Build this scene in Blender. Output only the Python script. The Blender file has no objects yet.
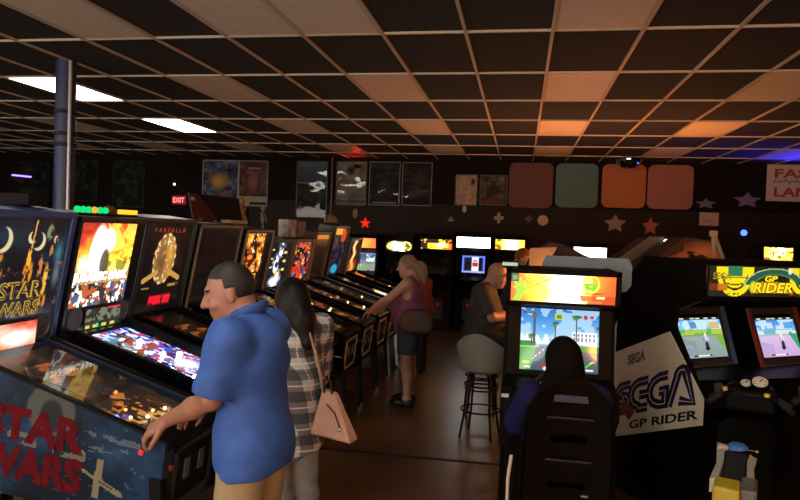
import bpy, math, random
import numpy as np
from mathutils import Vector, Matrix, Euler
random.seed(7); RNG = np.random.RandomState(11)
SC = bpy.context.scene; COL = SC.collection
PI = math.pi; R = math.radians
SC.view_settings.view_transform = 'Standard'; SC.view_settings.look = 'None'
SC.view_settings.gamma = 1.0; SC.view_settings.exposure = 0.0
SC.view_settings.use_curve_mapping = False
try: SC.cycles.use_denoising = True
except Exception: pass
CEIL = 3.238; WALL_Y = 12.9; TX0, TY0, TW, TD = -3.503, 4.7414, .61, 1.22

# ------------------------------------------------------------------ materials
def s2l(c):
    c = np.asarray(c, float)
    return np.where(c <= .04045, c/12.92, ((np.maximum(c, 0)+.055)/1.055)**2.4)
def rgb(h):
    if isinstance(h, str):
        h = h.lstrip('#'); c = [int(h[i:i+2], 16)/255 for i in (0, 2, 4)]
    else: c = h
    return tuple(float(x) for x in s2l(c))+(1.,)
MATS = {}
def mat(name, col='#808080', rough=.5, metal=0., emit=None, es=0., noise=None, bump=0., bscale=60., spec=.5, coat=0.):
    if name in MATS: return MATS[name]
    m = bpy.data.materials.new(name); m.use_nodes = True; nt = m.node_tree; N = nt.nodes; L = nt.links
    b = N['Principled BSDF']
    b.inputs['Base Color'].default_value = rgb(col); b.inputs['Roughness'].default_value = rough
    b.inputs['Metallic'].default_value = metal; b.inputs['Specular IOR Level'].default_value = spec
    if coat: b.inputs['Coat Weight'].default_value = coat; b.inputs['Coat Roughness'].default_value = .08
    if emit:
        b.inputs['Emission Color'].default_value = rgb(emit); b.inputs['Emission Strength'].default_value = es
    if noise:                       # (second colour, scale, detail)
        tc = N.new('ShaderNodeTexCoord'); nz = N.new('ShaderNodeTexNoise'); nz.inputs['Scale'].default_value = noise[1]
        nz.inputs['Detail'].default_value = noise[2] if len(noise) > 2 else 4
        rp = N.new('ShaderNodeValToRGB'); rp.color_ramp.elements[0].position = .35; rp.color_ramp.elements[1].position = .68
        rp.color_ramp.elements[0].color = rgb(col); rp.color_ramp.elements[1].color = rgb(noise[0])
        L.new(tc.outputs['Object'], nz.inputs['Vector']); L.new(nz.outputs['Fac'], rp.inputs['Fac']); L.new(rp.outputs['Color'], b.inputs['Base Color'])
    if bump:
        tc = N.new('ShaderNodeTexCoord'); nz = N.new('ShaderNodeTexNoise'); nz.inputs['Scale'].default_value = bscale
        bp = N.new('ShaderNodeBump'); bp.inputs['Strength'].default_value = bump; bp.inputs['Distance'].default_value = .02
        L.new(tc.outputs['Object'], nz.inputs['Vector']); L.new(nz.outputs['Fac'], bp.inputs['Height']); L.new(bp.outputs['Normal'], b.inputs['Normal'])
    MATS[name] = m; return m
def emis(name, col, s):
    if name in MATS: return MATS[name]
    m = bpy.data.materials.new(name); m.use_nodes = True; nt = m.node_tree; nt.nodes.clear()
    e = nt.nodes.new('ShaderNodeEmission'); o = nt.nodes.new('ShaderNodeOutputMaterial')
    e.inputs['Color'].default_value = rgb(col); e.inputs['Strength'].default_value = s
    nt.links.new(e.outputs[0], o.inputs[0]); MATS[name] = m; return m
def artmat(name, es=0., rough=.45, coat=0.):
    """Printed art: colour attribute as ink; es > 0 for backlit art and screens."""
    if name in MATS: return MATS[name]
    m = bpy.data.materials.new(name); m.use_nodes = True; nt = m.node_tree; N = nt.nodes; L = nt.links
    b = N['Principled BSDF']; a = N.new('ShaderNodeAttribute'); a.attribute_name = 'ink'
    b.inputs['Roughness'].default_value = rough
    if coat: b.inputs['Coat Weight'].default_value = coat; b.inputs['Coat Roughness'].default_value = .05
    if es > 0:
        b.inputs['Base Color'].default_value = (.02, .02, .02, 1)
        L.new(a.outputs['Color'], b.inputs['Emission Color']); b.inputs['Emission Strength'].default_value = es
    else: L.new(a.outputs['Color'], b.inputs['Base Color']); b.inputs['Specular IOR Level'].default_value = .12
    MATS[name] = m; return m
def glassmat(name, tint=(1, 1, 1), rough=.02, bump=0., bscale=3., ior=1.5, gain=1.):
    if name in MATS: return MATS[name]
    m = bpy.data.materials.new(name); m.use_nodes = True; nt = m.node_tree; N = nt.nodes; L = nt.links; N.clear()
    o = N.new('ShaderNodeOutputMaterial'); mx = N.new('ShaderNodeMixShader'); t = N.new('ShaderNodeBsdfTransparent')
    g = N.new('ShaderNodeBsdfGlossy'); f = N.new('ShaderNodeFresnel'); f.inputs['IOR'].default_value = ior
    t.inputs['Color'].default_value = (*tint, 1); g.inputs['Roughness'].default_value = rough
    mul = N.new('ShaderNodeMath'); mul.operation = 'MULTIPLY'; mul.inputs[1].default_value = gain; mul.use_clamp = True
    geo = N.new('ShaderNodeNewGeometry'); inv = N.new('ShaderNodeMath'); inv.operation = 'SUBTRACT'; inv.inputs[0].default_value = 1.; m2 = N.new('ShaderNodeMath'); m2.operation = 'MULTIPLY'; L.new(geo.outputs['Backfacing'], inv.inputs[1]); L.new(inv.outputs[0], m2.inputs[0]); L.new(f.outputs[0], m2.inputs[1]); L.new(m2.outputs[0], mul.inputs[0]); L.new(mul.outputs[0], mx.inputs[0]); L.new(t.outputs[0], mx.inputs[1]); L.new(g.outputs[0], mx.inputs[2]); L.new(mx.outputs[0], o.inputs[0])
    if bump:
        tc = N.new('ShaderNodeTexCoord'); nz = N.new('ShaderNodeTexNoise'); nz.inputs['Scale'].default_value = bscale; nz.inputs['Detail'].default_value = 1
        bp = N.new('ShaderNodeBump'); bp.inputs['Strength'].default_value = bump; bp.inputs['Distance'].default_value = .05
        L.new(tc.outputs['Object'], nz.inputs['Vector']); L.new(nz.outputs['Fac'], bp.inputs['Height']); L.new(bp.outputs['Normal'], g.inputs['Normal'])
    MATS[name] = m; return m

# ------------------------------------------------------------------ mesh building
class MB:
    def __init__(s): s.v = []; s.f = []; s.m = []; s.mi = 0
    def add(s, vs, fs):
        o = len(s.v); s.v += [tuple(p) for p in vs]; s.f += [tuple(i+o for i in f) for f in fs]; s.m += [s.mi]*len(fs); return s
    def box(s, x0, x1, y0, y1, z0, z1):
        return s.add([(x, y, z) for z in (z0, z1) for y in (y0, y1) for x in (x0, x1)],
                     [(0, 2, 3, 1), (4, 5, 7, 6), (0, 1, 5, 4), (2, 6, 7, 3), (0, 4, 6, 2), (1, 3, 7, 5)])
    def obox(s, c, X, Y, Z):       # oriented box: centre and half vectors
        c, X, Y, Z = map(Vector, (c, X, Y, Z))
        return s.add([c+a*X+b*Y+d*Z for d in (-1, 1) for b in (-1, 1) for a in (-1, 1)],
                     [(0, 2, 3, 1), (4, 5, 7, 6), (0, 1, 5, 4), (2, 6, 7, 3), (0, 4, 6, 2), (1, 3, 7, 5)])
    def prism(s, poly, axis, a, b):
        n = len(poly)
        def P(p, t):
            return {'x': (t, p[0], p[1]), 'y': (p[0], t, p[1]), 'z': (p[0], p[1], t)}[axis]
        return s.add([P(p, a) for p in poly]+[P(p, b) for p in poly],
                     [tuple(range(n))[::-1], tuple(range(n, 2*n))]+[(i, (i+1) % n, n+(i+1) % n, n+i) for i in range(n)])
    def cyl(s, p0, p1, r0, r1=None, n=16, cap=True):
        r1 = r0 if r1 is None else r1; p0, p1 = Vector(p0), Vector(p1); d = (p1-p0).normalized()
        a = d.orthogonal().normalized(); b = d.cross(a)
        vs = [p+(a*math.cos(2*PI*i/n)+b*math.sin(2*PI*i/n))*r for p, r in ((p0, r0), (p1, r1)) for i in range(n)]
        fs = [(i, (i+1) % n, n+(i+1) % n, n+i) for i in range(n)]
        if cap: fs += [tuple(range(n))[::-1], tuple(range(n, 2*n))]
        return s.add(vs, fs)
    def tube(s, pts, r, n=8, closed=False):
        pts = [Vector(p) for p in pts]; k = len(pts); vs = []; fs = []; pa = None
        rr = r if hasattr(r, '__len__') else [r]*k
        for i, p in enumerate(pts):
            d = (pts[(i+1) % k]-pts[i-1]) if closed else (pts[min(i+1, k-1)]-pts[max(i-1, 0)])
            d.normalize(); a = (d.orthogonal() if pa is None else pa-d*pa.dot(d)).normalized(); pa = a; b = d.cross(a)
            vs += [p+(a*math.cos(2*PI*j/n)+b*math.sin(2*PI*j/n))*rr[i] for j in range(n)]
        for i in range(k if closed else k-1):
            q = (i+1) % k
            fs += [(i*n+j, i*n+(j+1) % n, q*n+(j+1) % n, q*n+j) for j in range(n)]
        if not closed: fs += [tuple(range(n))[::-1], tuple(range((k-1)*n, k*n))]
        return s.add(vs, fs)
    def lathe(s, prof, n=20, c=(0, 0, 0), axis='z', closed=True):
        vs = []; k = len(prof)
        for r, h in prof:
            for i in range(n):
                a = 2*PI*i/n; x, y = r*math.cos(a), r*math.sin(a)
                p = {'z': (x, y, h), 'x': (h, x, y), 'y': (x, h, y)}[axis]
                vs.append((p[0]+c[0], p[1]+c[1], p[2]+c[2]))
        fs = [(j*n+i, j*n+(i+1) % n, (j+1)*n+(i+1) % n, (j+1)*n+i) for j in range(k-1) for i in range(n)]
        if closed: fs += [tuple(range(n))[::-1], tuple(range((k-1)*n, k*n))]
        return s.add(vs, fs)
    def ball(s, c, r, n=14, sz=1.):
        prof = [(max(1e-4, r*math.sin(PI*i/8)), -r*sz*math.cos(PI*i/8)) for i in range(9)]
        return s.lathe(prof, n, c)
    def xf(s, fn, start=0):
        s.v[start:] = [tuple(fn(p)) for p in s.v[start:]]; return s
    def build(s, name, m, parent=None, smooth=False, bevel=0., seg=2):
        me = bpy.data.meshes.new(name); me.from_pydata(s.v, [], s.f)
        for x in (m if isinstance(m, (list, tuple)) else [m]): me.materials.append(x)
        if any(s.m): me.polygons.foreach_set('material_index', s.m)
        import bmesh
        bm = bmesh.new(); bm.from_mesh(me); bmesh.ops.recalc_face_normals(bm, faces=bm.faces); bm.to_mesh(me); bm.free()
        if smooth:
            me.polygons.foreach_set('use_smooth', [True]*len(me.polygons))
            try: me.set_sharp_from_angle(angle=R(40))
            except Exception: pass
        o = bpy.data.objects.new(name, me); COL.objects.link(o)
        if parent is not None: o.parent = parent
        if bevel:
            b = o.modifiers.new('edge', 'BEVEL'); b.width = bevel; b.segments = seg; b.limit_method = 'ANGLE'; b.angle_limit = R(35)
        return o
def tag(o, label, cat, group=None):
    o['label'] = label; o['category'] = cat
    if group: o['group'] = group
    return o
def thing(name, label, cat, loc=(0, 0, 0), rz=0., group=None):
    o = bpy.data.objects.new(name, None); COL.objects.link(o); o.empty_display_size = .1
    o.location = loc; o.rotation_euler = (0, 0, rz); return tag(o, label, cat, group)
def struct(o): o['kind'] = 'structure'; return o

# ------------------------------------------------------------------ printed / backlit art on fine grids
def vnoise(u, v, sx, sy, seed):
    r = np.random.RandomState(seed); g = r.rand(int(sy)+3, int(sx)+3)
    x, y = u*sx, v*sy; i, j = np.floor(x).astype(int), np.floor(y).astype(int); fx, fy = x-i, y-j
    i = np.clip(i, 0, g.shape[1]-2); j = np.clip(j, 0, g.shape[0]-2)
    fx = fx*fx*(3-2*fx); fy = fy*fy*(3-2*fy)
    return (g[j, i]*(1-fx)+g[j, i+1]*fx)*(1-fy)+(g[j+1, i]*(1-fx)+g[j+1, i+1]*fx)*fy
def fbm(u, v, sx, sy, seed, o=3):
    t = 0; a = .5; n = 0
    for k in range(o): t = t+a*vnoise(u, v, sx*2**k, sy*2**k, seed+k*17); n += a; a *= .55
    return t/n
def H(h): h = h.lstrip('#'); return np.array([int(h[i:i+2], 16)/255 for i in (0, 2, 4)])
def full(u, h): return np.ones(u.shape+(3,))*H(h)
def put(c, mask, h, a=1.):
    m = np.clip(np.asarray(mask, float)*a, 0, 1)[..., None]; c[:] = c*(1-m)+(H(h) if isinstance(h, str) else h)*m; return c
def ell(u, v, cx, cy, rx, ry, soft=.15):
    d = np.sqrt(((u-cx)/rx)**2+((v-cy)/ry)**2); return np.clip((1-d)/soft, 0, 1)
def rect(u, v, x0, x1, y0, y1): return ((u >= x0) & (u <= x1) & (v >= y0) & (v <= y1)).astype(float)
def line(u, v, x0, y0, x1, y1, w, asp=1.):
    dx, dy = x1-x0, (y1-y0)*asp; px, py = u-x0, (v-y0)*asp
    t = np.clip((px*dx+py*dy)/(dx*dx+dy*dy+1e-9), 0, 1); return (np.hypot(px-t*dx, py-t*dy) < w).astype(float)
def ramp(t, stops):
    t = np.clip(t, 0, 1); xs = [a for a, _ in stops]; cs = np.array([H(b) for _, b in stops])
    return np.stack([np.interp(t, xs, cs[:, k]) for k in range(3)], -1)
def art(name, parent, P, nx, ny, fn, m, thick=.004, mask=None, curve=0.):
    """P(u,v) -> 3D point; a thin slab whose front carries the ink grid."""
    uu, vv = np.meshgrid((np.arange(nx)+.5)/nx, (np.arange(ny)+.5)/ny)
    c = np.clip(fn(uu, vv), 0, None)
    p00, p10, p01 = (np.array(P(*q), float) for q in ((0, 0), (1, 0), (0, 1)))
    U, V = p10-p00, p01-p00; n = np.cross(U, V); n /= np.linalg.norm(n)
    gu, gv = np.meshgrid(np.linspace(0, 1, nx+1), np.linspace(0, 1, ny+1))
    pts = p00+gu[..., None]*U+gv[..., None]*V
    if curve: pts = pts+n*(curve*(1-(2*gu-1)**2)*(1-(2*gv-1)**2))[..., None]
    ix = np.arange((nx+1)*(ny+1)).reshape(ny+1, nx+1)
    quads = np.stack([ix[:-1, :-1], ix[:-1, 1:], ix[1:, 1:], ix[1:, :-1]], -1).reshape(-1, 4)
    cols = c.reshape(-1, 3)
    if mask is not None:
        k = mask(uu, vv).reshape(-1) > .5; quads = quads[k]; cols = cols[k]
    vs = pts.reshape(-1, 3); nf = len(quads)
    # back and rim give the slab its real thickness
    rim = [ix[0, :], ix[:, -1], ix[-1, ::-1], ix[::-1, 0]]; loop = np.concatenate([r[:-1] for r in rim])
    base = len(vs); vs = np.concatenate([vs, vs[loop]-n*thick-(n*0)])
    faces = quads.tolist()
    if mask is None:
        k = len(loop)
        faces += [[int(loop[i]), base+i, base+(i+1) % k, int(loop[(i+1) % k])] for i in range(k)]+[list(range(base+k-1, base-1, -1))]
    me = bpy.data.meshes.new(name); me.from_pydata(vs.tolist(), [], faces); me.materials.append(m)
    me.materials.append(mat('print_back', '#15151a', .6)); me.polygons.foreach_set('material_index', [0]*nf+[1]*(len(faces)-nf))
    at = me.color_attributes.new('ink', 'FLOAT_COLOR', 'CORNER'); tot = len(me.loops)
    d = np.zeros((tot, 4), np.float32); d[:, 3] = 1
    d[:nf*4, :3] = np.repeat(s2l(cols), 4, axis=0); at.data.foreach_set('color', d.ravel())
    o = bpy.data.objects.new(name, me); COL.objects.link(o)
    if parent is not None: o.parent = parent
    return o
def plane_fn(o, U, V):
    o, U, V = (np.array(a, float) for a in (o, U, V)); return lambda u, v: o+u*U+v*V
FONTOBJ = None
def text(name, parent, s, P, u0, u1, v0, v1, m, off=.0015, bold=.0, shear=0., depth=.0008, map2=None, spacing=1.):
    """Lettering fitted to the box u0..u1, v0..v1 of plane P."""
    cu = bpy.data.curves.new('txt', 'FONT'); cu.body = s; cu.size = 1; cu.offset = bold; cu.shear = shear; cu.resolution_u = 3
    cu.space_character = spacing; cu.extrude = .01
    t = bpy.data.objects.new('txt', cu); COL.objects.link(t); dg = bpy.context.evaluated_depsgraph_get()
    me = bpy.data.meshes.new_from_object(t.evaluated_get(dg)); bpy.data.objects.remove(t); bpy.data.curves.remove(cu)
    n = len(me.vertices); co = np.zeros(n*3); me.vertices.foreach_get('co', co); co = co.reshape(-1, 3)
    lo, hi = co.min(0), co.max(0); k = (co-lo)/np.maximum(hi-lo, 1e-6)
    p00, p10, p01 = (np.array(P(*q), float) for q in ((0, 0), (1, 0), (0, 1)))
    U, V = p10-p00, p01-p00; nn = np.cross(U, V); nn /= np.linalg.norm(nn)
    a, b = u0+k[:, 0]*(u1-u0), v0+k[:, 1]*(v1-v0)
    if map2: a, b = map2(a, b)
    q = p00+a[:, None]*U+b[:, None]*V+nn*(off+depth*(k[:, 2:3]-.0))
    me.vertices.foreach_set('co', q.ravel()); me.materials.clear(); me.materials.append(m); me.name = name
    o = bpy.data.objects.new(name, me); COL.objects.link(o)
    if parent is not None: o.parent = parent
    return o

# ------------------------------------------------------------------ common materials
BLACK = mat('black_laminate', '#101012', .42, noise=('#0b0b0d', 8), spec=.04)
SATIN = mat('satin_black', '#0d0d0f', .4, spec=.08)
DARK = mat('dark_paint', '#171413', .5, spec=.06)
CHROME = mat('chrome', '#c9c9cc', .18, 1.)
STEEL = mat('brushed_steel', '#8d8d90', .35, 1., bump=.05, bscale=200)
TMOLD = mat('white_trim', '#cfc6b4', .45)
RUBBER = mat('rubber', '#0c0c0c', .7)
SKIN = mat('skin', '#c08a70', .5, noise=('#b57a63', 9))
GLASS = glassmat('pinball_glass', (.93, .95, .95))
PANEGL = glassmat('poster_glazing', (.9, .9, .9), .03, .16, 2.2, 1.5)

# ------------------------------------------------------------------ camera
cam = bpy.data.cameras.new('camera'); co = bpy.data.objects.new('camera', cam); COL.objects.link(co); SC.camera = co
cam.sensor_width = 36; cam.lens = 36*656/800; cam.clip_end = 100; cam.clip_start = .05
YAW, PITCH, ROLL = .1823, .0291, -.036
fw = Vector((-math.sin(YAW)*math.cos(PITCH), math.cos(YAW)*math.cos(PITCH), -math.sin(PITCH)))
rt = Vector((math.cos(YAW), math.sin(YAW), 0)); up = rt.cross(fw)
rt, up = rt*math.cos(ROLL)-up*math.sin(ROLL), up*math.cos(ROLL)+rt*math.sin(ROLL)
mw = Matrix.Identity(4)
for i in range(3): mw[i][0], mw[i][1], mw[i][2] = rt[i], up[i], -fw[i]
mw[2][3] = 1.8; co.matrix_world = mw
# ================================================================== THE ROOM
XL, XR, YN = -13., 9., -4.
def floormat():
    m = mat('stained_concrete', '#6e4e30', .3, noise=('#553a22', 1.1, 6)); return m
struct(MB().box(XL, XR, YN, WALL_Y+.2, -.1, 0).build('floor', floormat()))
CT = mat('black_ceiling_tile', '#17130f', .9, noise=('#1d1814', 30), bump=.2, bscale=120)
struct(MB().box(XL, XR, YN, WALL_Y+.2, CEIL+.012, CEIL+.1).build('ceiling', CT))
g = MB()
GRIDM = mat('ceiling_grid_metal', '#b8aa96', .55)
for i in range(-16, 21):
    x = TX0+TW*i
    if XL < x < XR: g.box(x-.012, x+.012, YN, WALL_Y, CEIL-.004, CEIL+.012)
for j in range(-8, 8):
    y = TY0+TD*j
    if YN < y < WALL_Y: g.box(XL, XR, y-.009, y+.009, CEIL-.005, CEIL+.012)
struct(g.build('trim_1', GRIDM))
def slat():
    m = mat('slat_wall', '#211a15', .55); nt = m.node_tree; return m
struct(MB().box(XL, XR, WALL_Y, WALL_Y+.15, 0, CEIL+.1).build('wall_back', mat('dark_wall_paint', '#16110d', .8, noise=('#1b1511', 3), spec=.1)))
struct(MB().box(XL-.15, XL, YN, WALL_Y, 0, CEIL+.1).build('wall_left', mat('dark_wall_paint')))
struct(MB().box(.4, XR+.15, YN-.15, YN, 0, CEIL+.1).build('wall_front_light_block', mat('dark_wall_paint')))  # unseen, added to keep light from the front opening off the right side
struct(MB().box(XL, .4, YN-.15, YN, 2.65, CEIL+.1).build('wall_front_top_light_block', mat('dark_wall_paint')))  # unseen, added to keep the bright opening out of the poster glazing
struct(MB().box(XR, XR+.15, YN, WALL_Y, 0, CEIL+.1).build('wall_right', mat('dark_wall_paint')))
# slotted display boards on the lower back wall
sl = MB(); z = .1
while z < 2.3:
    sl.box(-5.6, XR, WALL_Y-.022, WALL_Y, z, z+.056); z += .0762
struct(MB().box(-5.6, XR, WALL_Y-.008, WALL_Y, .05, 2.35).build('trim_3', mat('slot_dark', '#0a0807', .8)))
struct(sl.build('trim_2', mat('slat_board', '#2a1d13', .6, noise=('#23180f', 5), spec=.15)))
struct(MB().box(XL, XR, WALL_Y-.05, WALL_Y, 0, .1).build('baseboard_back', SATIN))
# conduit up the wall beside the posters
tag(MB().tube([(-3.83, WALL_Y-.03, 1.2), (-3.83, WALL_Y-.03, CEIL)], .018).build('conduit_pipe', mat('conduit', '#6b5c4a', .4, .6), smooth=True),
    'thin vertical conduit pipe on the back wall between two posters', 'pipe')
# joint across the floor
tag(MB().box(-2.1, 3., -.02, .02, 0, .004).build('floor_cable_cover', RUBBER), 'long thin black strip across the floor in front of the bar stool', 'cable cover').location = (0, 5.15, .0)
bpy.data.objects['floor_cable_cover'].rotation_euler = (0, 0, R(1.5))

# ceiling lights ---------------------------------------------------
DIFF = mat('diffuser_off', '#d2c4b2', .55, noise=('#c8b9a6', 14))
DIFFON = emis('diffuser_on', '#fff7ea', 13.)
ROWN = {-5: None, -3: None, -1: 'in the row nearest the camera', 1: 'in the second row', 3: 'in the third row', 5: 'in the row nearest the back wall'}
ORD = ['leftmost', 'second from the left', 'third from the left', 'fourth from the left', 'fifth from the left', 'sixth from the left', 'seventh from the left']
LIT = {(-3, 1), (-3, 3), (-6, -1), (3, -3), (-3, -3), (-6, -3), (9, -3), (-3, -5), (3, -5)}
def ceiling_light(i, j, label):
    on = (i, j) in LIT
    t = thing('ceiling_light', label, 'ceiling light', (TX0+TW*(i+.5), TY0+TD*(j+.5), CEIL), 0, 'recessed ceiling light panels')
    a, b = TW/2-.014, TD/2-.014
    MB().box(-a, a, -b, b, .001, .01).build('diffuser', DIFFON if on else DIFF, t)
    f = MB()
    for x0, x1, y0, y1 in ((-a, a, -b, -b+.014), (-a, a, b-.014, b), (-a, -a+.014, -b, b), (a-.014, a, -b, b)): f.box(x0, x1, y0, y1, -.002, .006)
    f.build('frame', GRIDM, t)
vis = {-1: [0, 2, 3, 6], 1: [-3, 0, 3, 6, 9], 3: [-9, -6, -3, 0, 3, 6, 9, 12], 5: [-9, -6, -3, 0, 3, 6, 9, 12]}
for j, cols in vis.items():
    for k, i in enumerate(cols):
        st = 'brightly lit white' if (i, j) in LIT else 'unlit pale'
        if (i, j) == (0, 5): st = 'red-tinged unlit'
        if (i, j) == (12, 5): st = 'blue-lit unlit'
        w = ORD[k] if k < len(ORD) else 'rightmost'
        ceiling_light(i, j, '%s ceiling light panel, %s %s' % (st, w, ROWN[j]))
for (i, j) in ((-6, -1), (-3, -3), (-6, -3), (3, -3), (9, -3), (-3, -5), (3, -5)):  # added out of view to brighten the room and reflect in poster glazing
    ceiling_light(i, j, 'unseen lit ceiling light panel, added for fill and poster reflections')

# steel column -----------------------------------------------------
t = thing('support_column', 'round blue-painted steel column at left rising behind the pinball machines', 'column', (-4.17, 5.4, 0))
MB().cyl((0, 0, 0), (0, 0, CEIL+.01), .088, n=28).build('shaft', mat('blue_paint', '#2a3560', .45, noise=('#202a4c', 6)), t, True)
MB().cyl((.082, -.05, 0), (.082, -.05, CEIL), .016).build('conduit', mat('conduit_grey', '#b5b6b8', .35, .4), t, True)
for z in (2.78, 2.58, 2.48): MB().lathe([(.092, z-.018), (.1, z-.014), (.1, z+.014), (.092, z+.018)], 28).build('strap', RUBBER, t, True)

# posters ----------------------------------------------------------
def poster(label, x0, x1, z0, z1, fn, gloss=True, frame='#6a6257', nx=40, ny=56, tilt=0., fw_=.02, cat='poster', name='wall_poster', group=None):
    cx, cz, w, h = (x0+x1)/2, (z0+z1)/2, x1-x0, z1-z0
    t = thing(name, label, cat, (cx, WALL_Y-.001, cz), 0, group); t.rotation_euler = (0, tilt, 0)
    f = MB(); a, b = w/2, h/2
    for q in ((-a, a, -b, -b+fw_), (-a, a, b-fw_, b), (-a, -a+fw_, -b, b), (a-fw_, a, -b, b)): f.box(q[0], q[1], -.035, 0, q[2], q[3])
    f.build('frame', mat('frame_'+frame, frame, .45), t)
    art('print', t, plane_fn((-a+.008, -.012, -b+.008), (w-.016, 0, 0), (0, 0, h-.016)), nx, ny, fn, artmat('poster_ink', 0, .5), .01)
    if gloss: MB().box(-a+fw_, a-fw_, -.024, -.021, -b+fw_, b-fw_).build('glazing', PANEGL, t)
    return t
def pmix(stops, seed, sx=5, sy=7, extra=None):
    def fn(u, v):
        n = fbm(u, v, sx, sy, seed, 4); c = ramp((n-.25)*2, stops)
        if extra: extra(c, u, v)
        return c
    return fn
def ex1(c, u, v):
    put(c, ell(u, v, .45, .52, .36, .24, .5), '#a8813e', .8); put(c, ell(u, v, .4, .5, .2, .12, .5), '#d0a050', .6); put(c, ell(u, v, .6, .22, .3, .1, .6), '#9c4b48', .6); put(c, rect(u, v, 0, 1, .0, .05), '#c9c4b4')
poster('framed dark blue poster with a gold burst, above the leaning board', -6.66, -5.83, 2.25, 3.15, pmix([(0, '#1a2033'), (.5, '#38425c'), (1, '#6a7890')], 3, 7, 9, ex1), False, '#8e8a80')
def ex2(c, u, v):
    put(c, ell(u, v, .5, .52, .24, .3, .5), '#8a5548', .7); put(c, rect(u, v, .3, .75, .82, .86), '#a8a08a', .6); put(c, rect(u, v, 0, 1, 0, .21), '#8e8670')
poster('brown framed poster with a wide blank cream bottom edge, on the dark wall', -5.87, -5.2, 2.2, 3.15, pmix([(0, '#2c1f1c'), (.5, '#4a302a'), (1, '#6a4a40')], 5, 6, 8, ex2), False, '#77705f')
def ex3(c, u, v):
    put(c, rect(u, v, 0, 1, .62, 1), ramp(v*1.2-.3, [(0, '#28323c'), (.5, '#3a4856'), (1, '#68788a')])[...]); put(c, line(u, v, 0, .62, 1, .6, .015), '#76828a'); put(c, ell(u, v, .12, .2, .08, .09, .6), '#b08a52')
poster('glossy poster of a grey landscape with bright reflections, left of the wall conduit', -4.58, -3.92, 2.0, 3.16, pmix([(0, '#0e1114'), (.6, '#1b2024'), (1, '#2e3234')], 9, 6, 9, ex3), True, '#17171a')
def ex4(c, u, v):
    put(c, ell(u, v, .5, .72, .3, .22, .5), '#a09684', .8); put(c, ell(u, v, .47, .8, .17, .13, .5), '#2e2824', .85); put(c, rect(u, v, .0, 1, .05, .1), '#4a4038', .6); put(c, rect(u, v, .05, .9, .18, .22), '#5a5046', .4)
poster('pale grey poster with a large dark round patch, right of the wall conduit', -3.74, -3.1, 2.28, 3.17, pmix([(0, '#6e675a'), (.5, '#80786a'), (1, '#988f80')], 12, 4, 5, ex4), True, '#1b1816')
def ex5(c, u, v):
    put(c, ell(u, v, .5, .45, .25, .25, .7), '#48405e', .7); put(c, line(u, v, .5, .3, .5, 1, .012), '#4e4a4c'); put(c, rect(u, v, .1, .9, .04, .07), '#b8b2b0', .7)
poster('dark violet glossy poster, left of the matching pair above the slotted wall', -3.05, -2.42, 2.3, 3.17, pmix([(0, '#151216'), (.6, '#221d24'), (1, '#3a3238')], 15, 7, 9, ex5), True, '#6f675c', fw_=.014)
def ex6(c, u, v):
    put(c, ell(u, v, .6, .65, .25, .22, .7), '#5a4034', .7); put(c, ell(u, v, .5, .3, .35, .12, .7), '#4a3a36', .6)
poster('dark brown glossy poster, right of the matching pair above the slotted wall', -2.38, -1.78, 2.31, 3.17, pmix([(0, '#181210'), (.6, '#261c18'), (1, '#3a2a22')], 19, 7, 9, ex6), True, '#6a5f52', fw_=.014)
def ex7(c, u, v):
    put(c, ell(u, v, .3, .2, .2, .18, .6), '#9a7086', .7); put(c, ell(u, v, .8, .78, .14, .14, .6), '#1e1a16', .8); put(c, ell(u, v, .6, .3, .2, .16, .6), '#c09a64', .6)
poster('small cream sketch poster with brown lines on the upper back wall', -1.32, -.88, 2.34, 2.95, pmix([(0, '#8a7662'), (.45, '#b09a80'), (.6, '#7a6452'), (1, '#c0ab8e')], 23, 8, 10, ex7), False, '#3a3028')
def ex8(c, u, v):
    put(c, rect(u, v, .3, .7, .82, .86), '#7c3c28', .8); put(c, ell(u, v, .8, .9, .2, .1, .7), '#8a8578', .5); put(c, ell(u, v, .45, .1, .5, .16, .7), '#6a2c1c', .8); put(c, ell(u, v, .5, .5, .35, .25, .7), '#241c1a', .8)
poster('dark poster with a red band at its foot, beside the red wall board', -.84, -.3, 2.36, 2.95, pmix([(0, '#2c241e'), (.6, '#40362c'), (1, '#57503f')], 29, 6, 7, ex8), False, '#2a211b')
for k, (x0, x1, z0, z1, lb) in enumerate(((-11.3, -10.3, 2.2, 3.05, 'wide dark glossy poster at far left behind the blue column'), (-9.75, -9.1, 2.2, 3.1, 'dim dark poster just right of the blue column'), (-8.75, -8., 2.1, 3.1, 'dim grey-green poster between the blue column and the exit sign'))):
    poster(lb, x0, x1, z0, z1, pmix([(0, '#191c1a'), (.6, '#2a2e2b'), (1, '#474c48')], 40+k, 7, 9), True, '#1a1b1b')
# four coloured boards
for lb, x0, x1, z0, z1, h in (('plain dark red board with rounded corners, leftmost of four high on the wall', -.28, .55, 2.33, 3.2, '#5a2520'),
                              ('plain teal board with rounded corners, second of four high on the wall', .6, 1.38, 2.36, 3.2, '#3f6a68'),
                              ('plain orange board with rounded corners, third of four high on the wall', 1.45, 2.24, 2.38, 3.2, '#a65f30'),
                              ('plain pink board with rounded corners, rightmost of four high on the wall', 2.27, 3.07, 2.38, 3.2, '#985e54')):
    w, hh, r = (x1-x0)/2, (z1-z0)/2, .12; pl = []
    for sx, sy, a0 in ((1, 1, 0), (-1, 1, 90), (-1, -1, 180), (1, -1, 270)):
        for q in range(7):
            a = R(a0+q*15); pl.append((sx*(w-r)+r*math.cos(a), sy*(hh-r)+r*math.sin(a)))
    o = MB().prism(pl, 'y', -.018, 0).build('wall_board', mat('board_'+h, h, .6), None, bevel=.004); o.location = ((x0+x1)/2, WALL_Y-.001, (z0+z1)/2)
    tag(o, lb, 'wall board', 'coloured wall boards')
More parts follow.
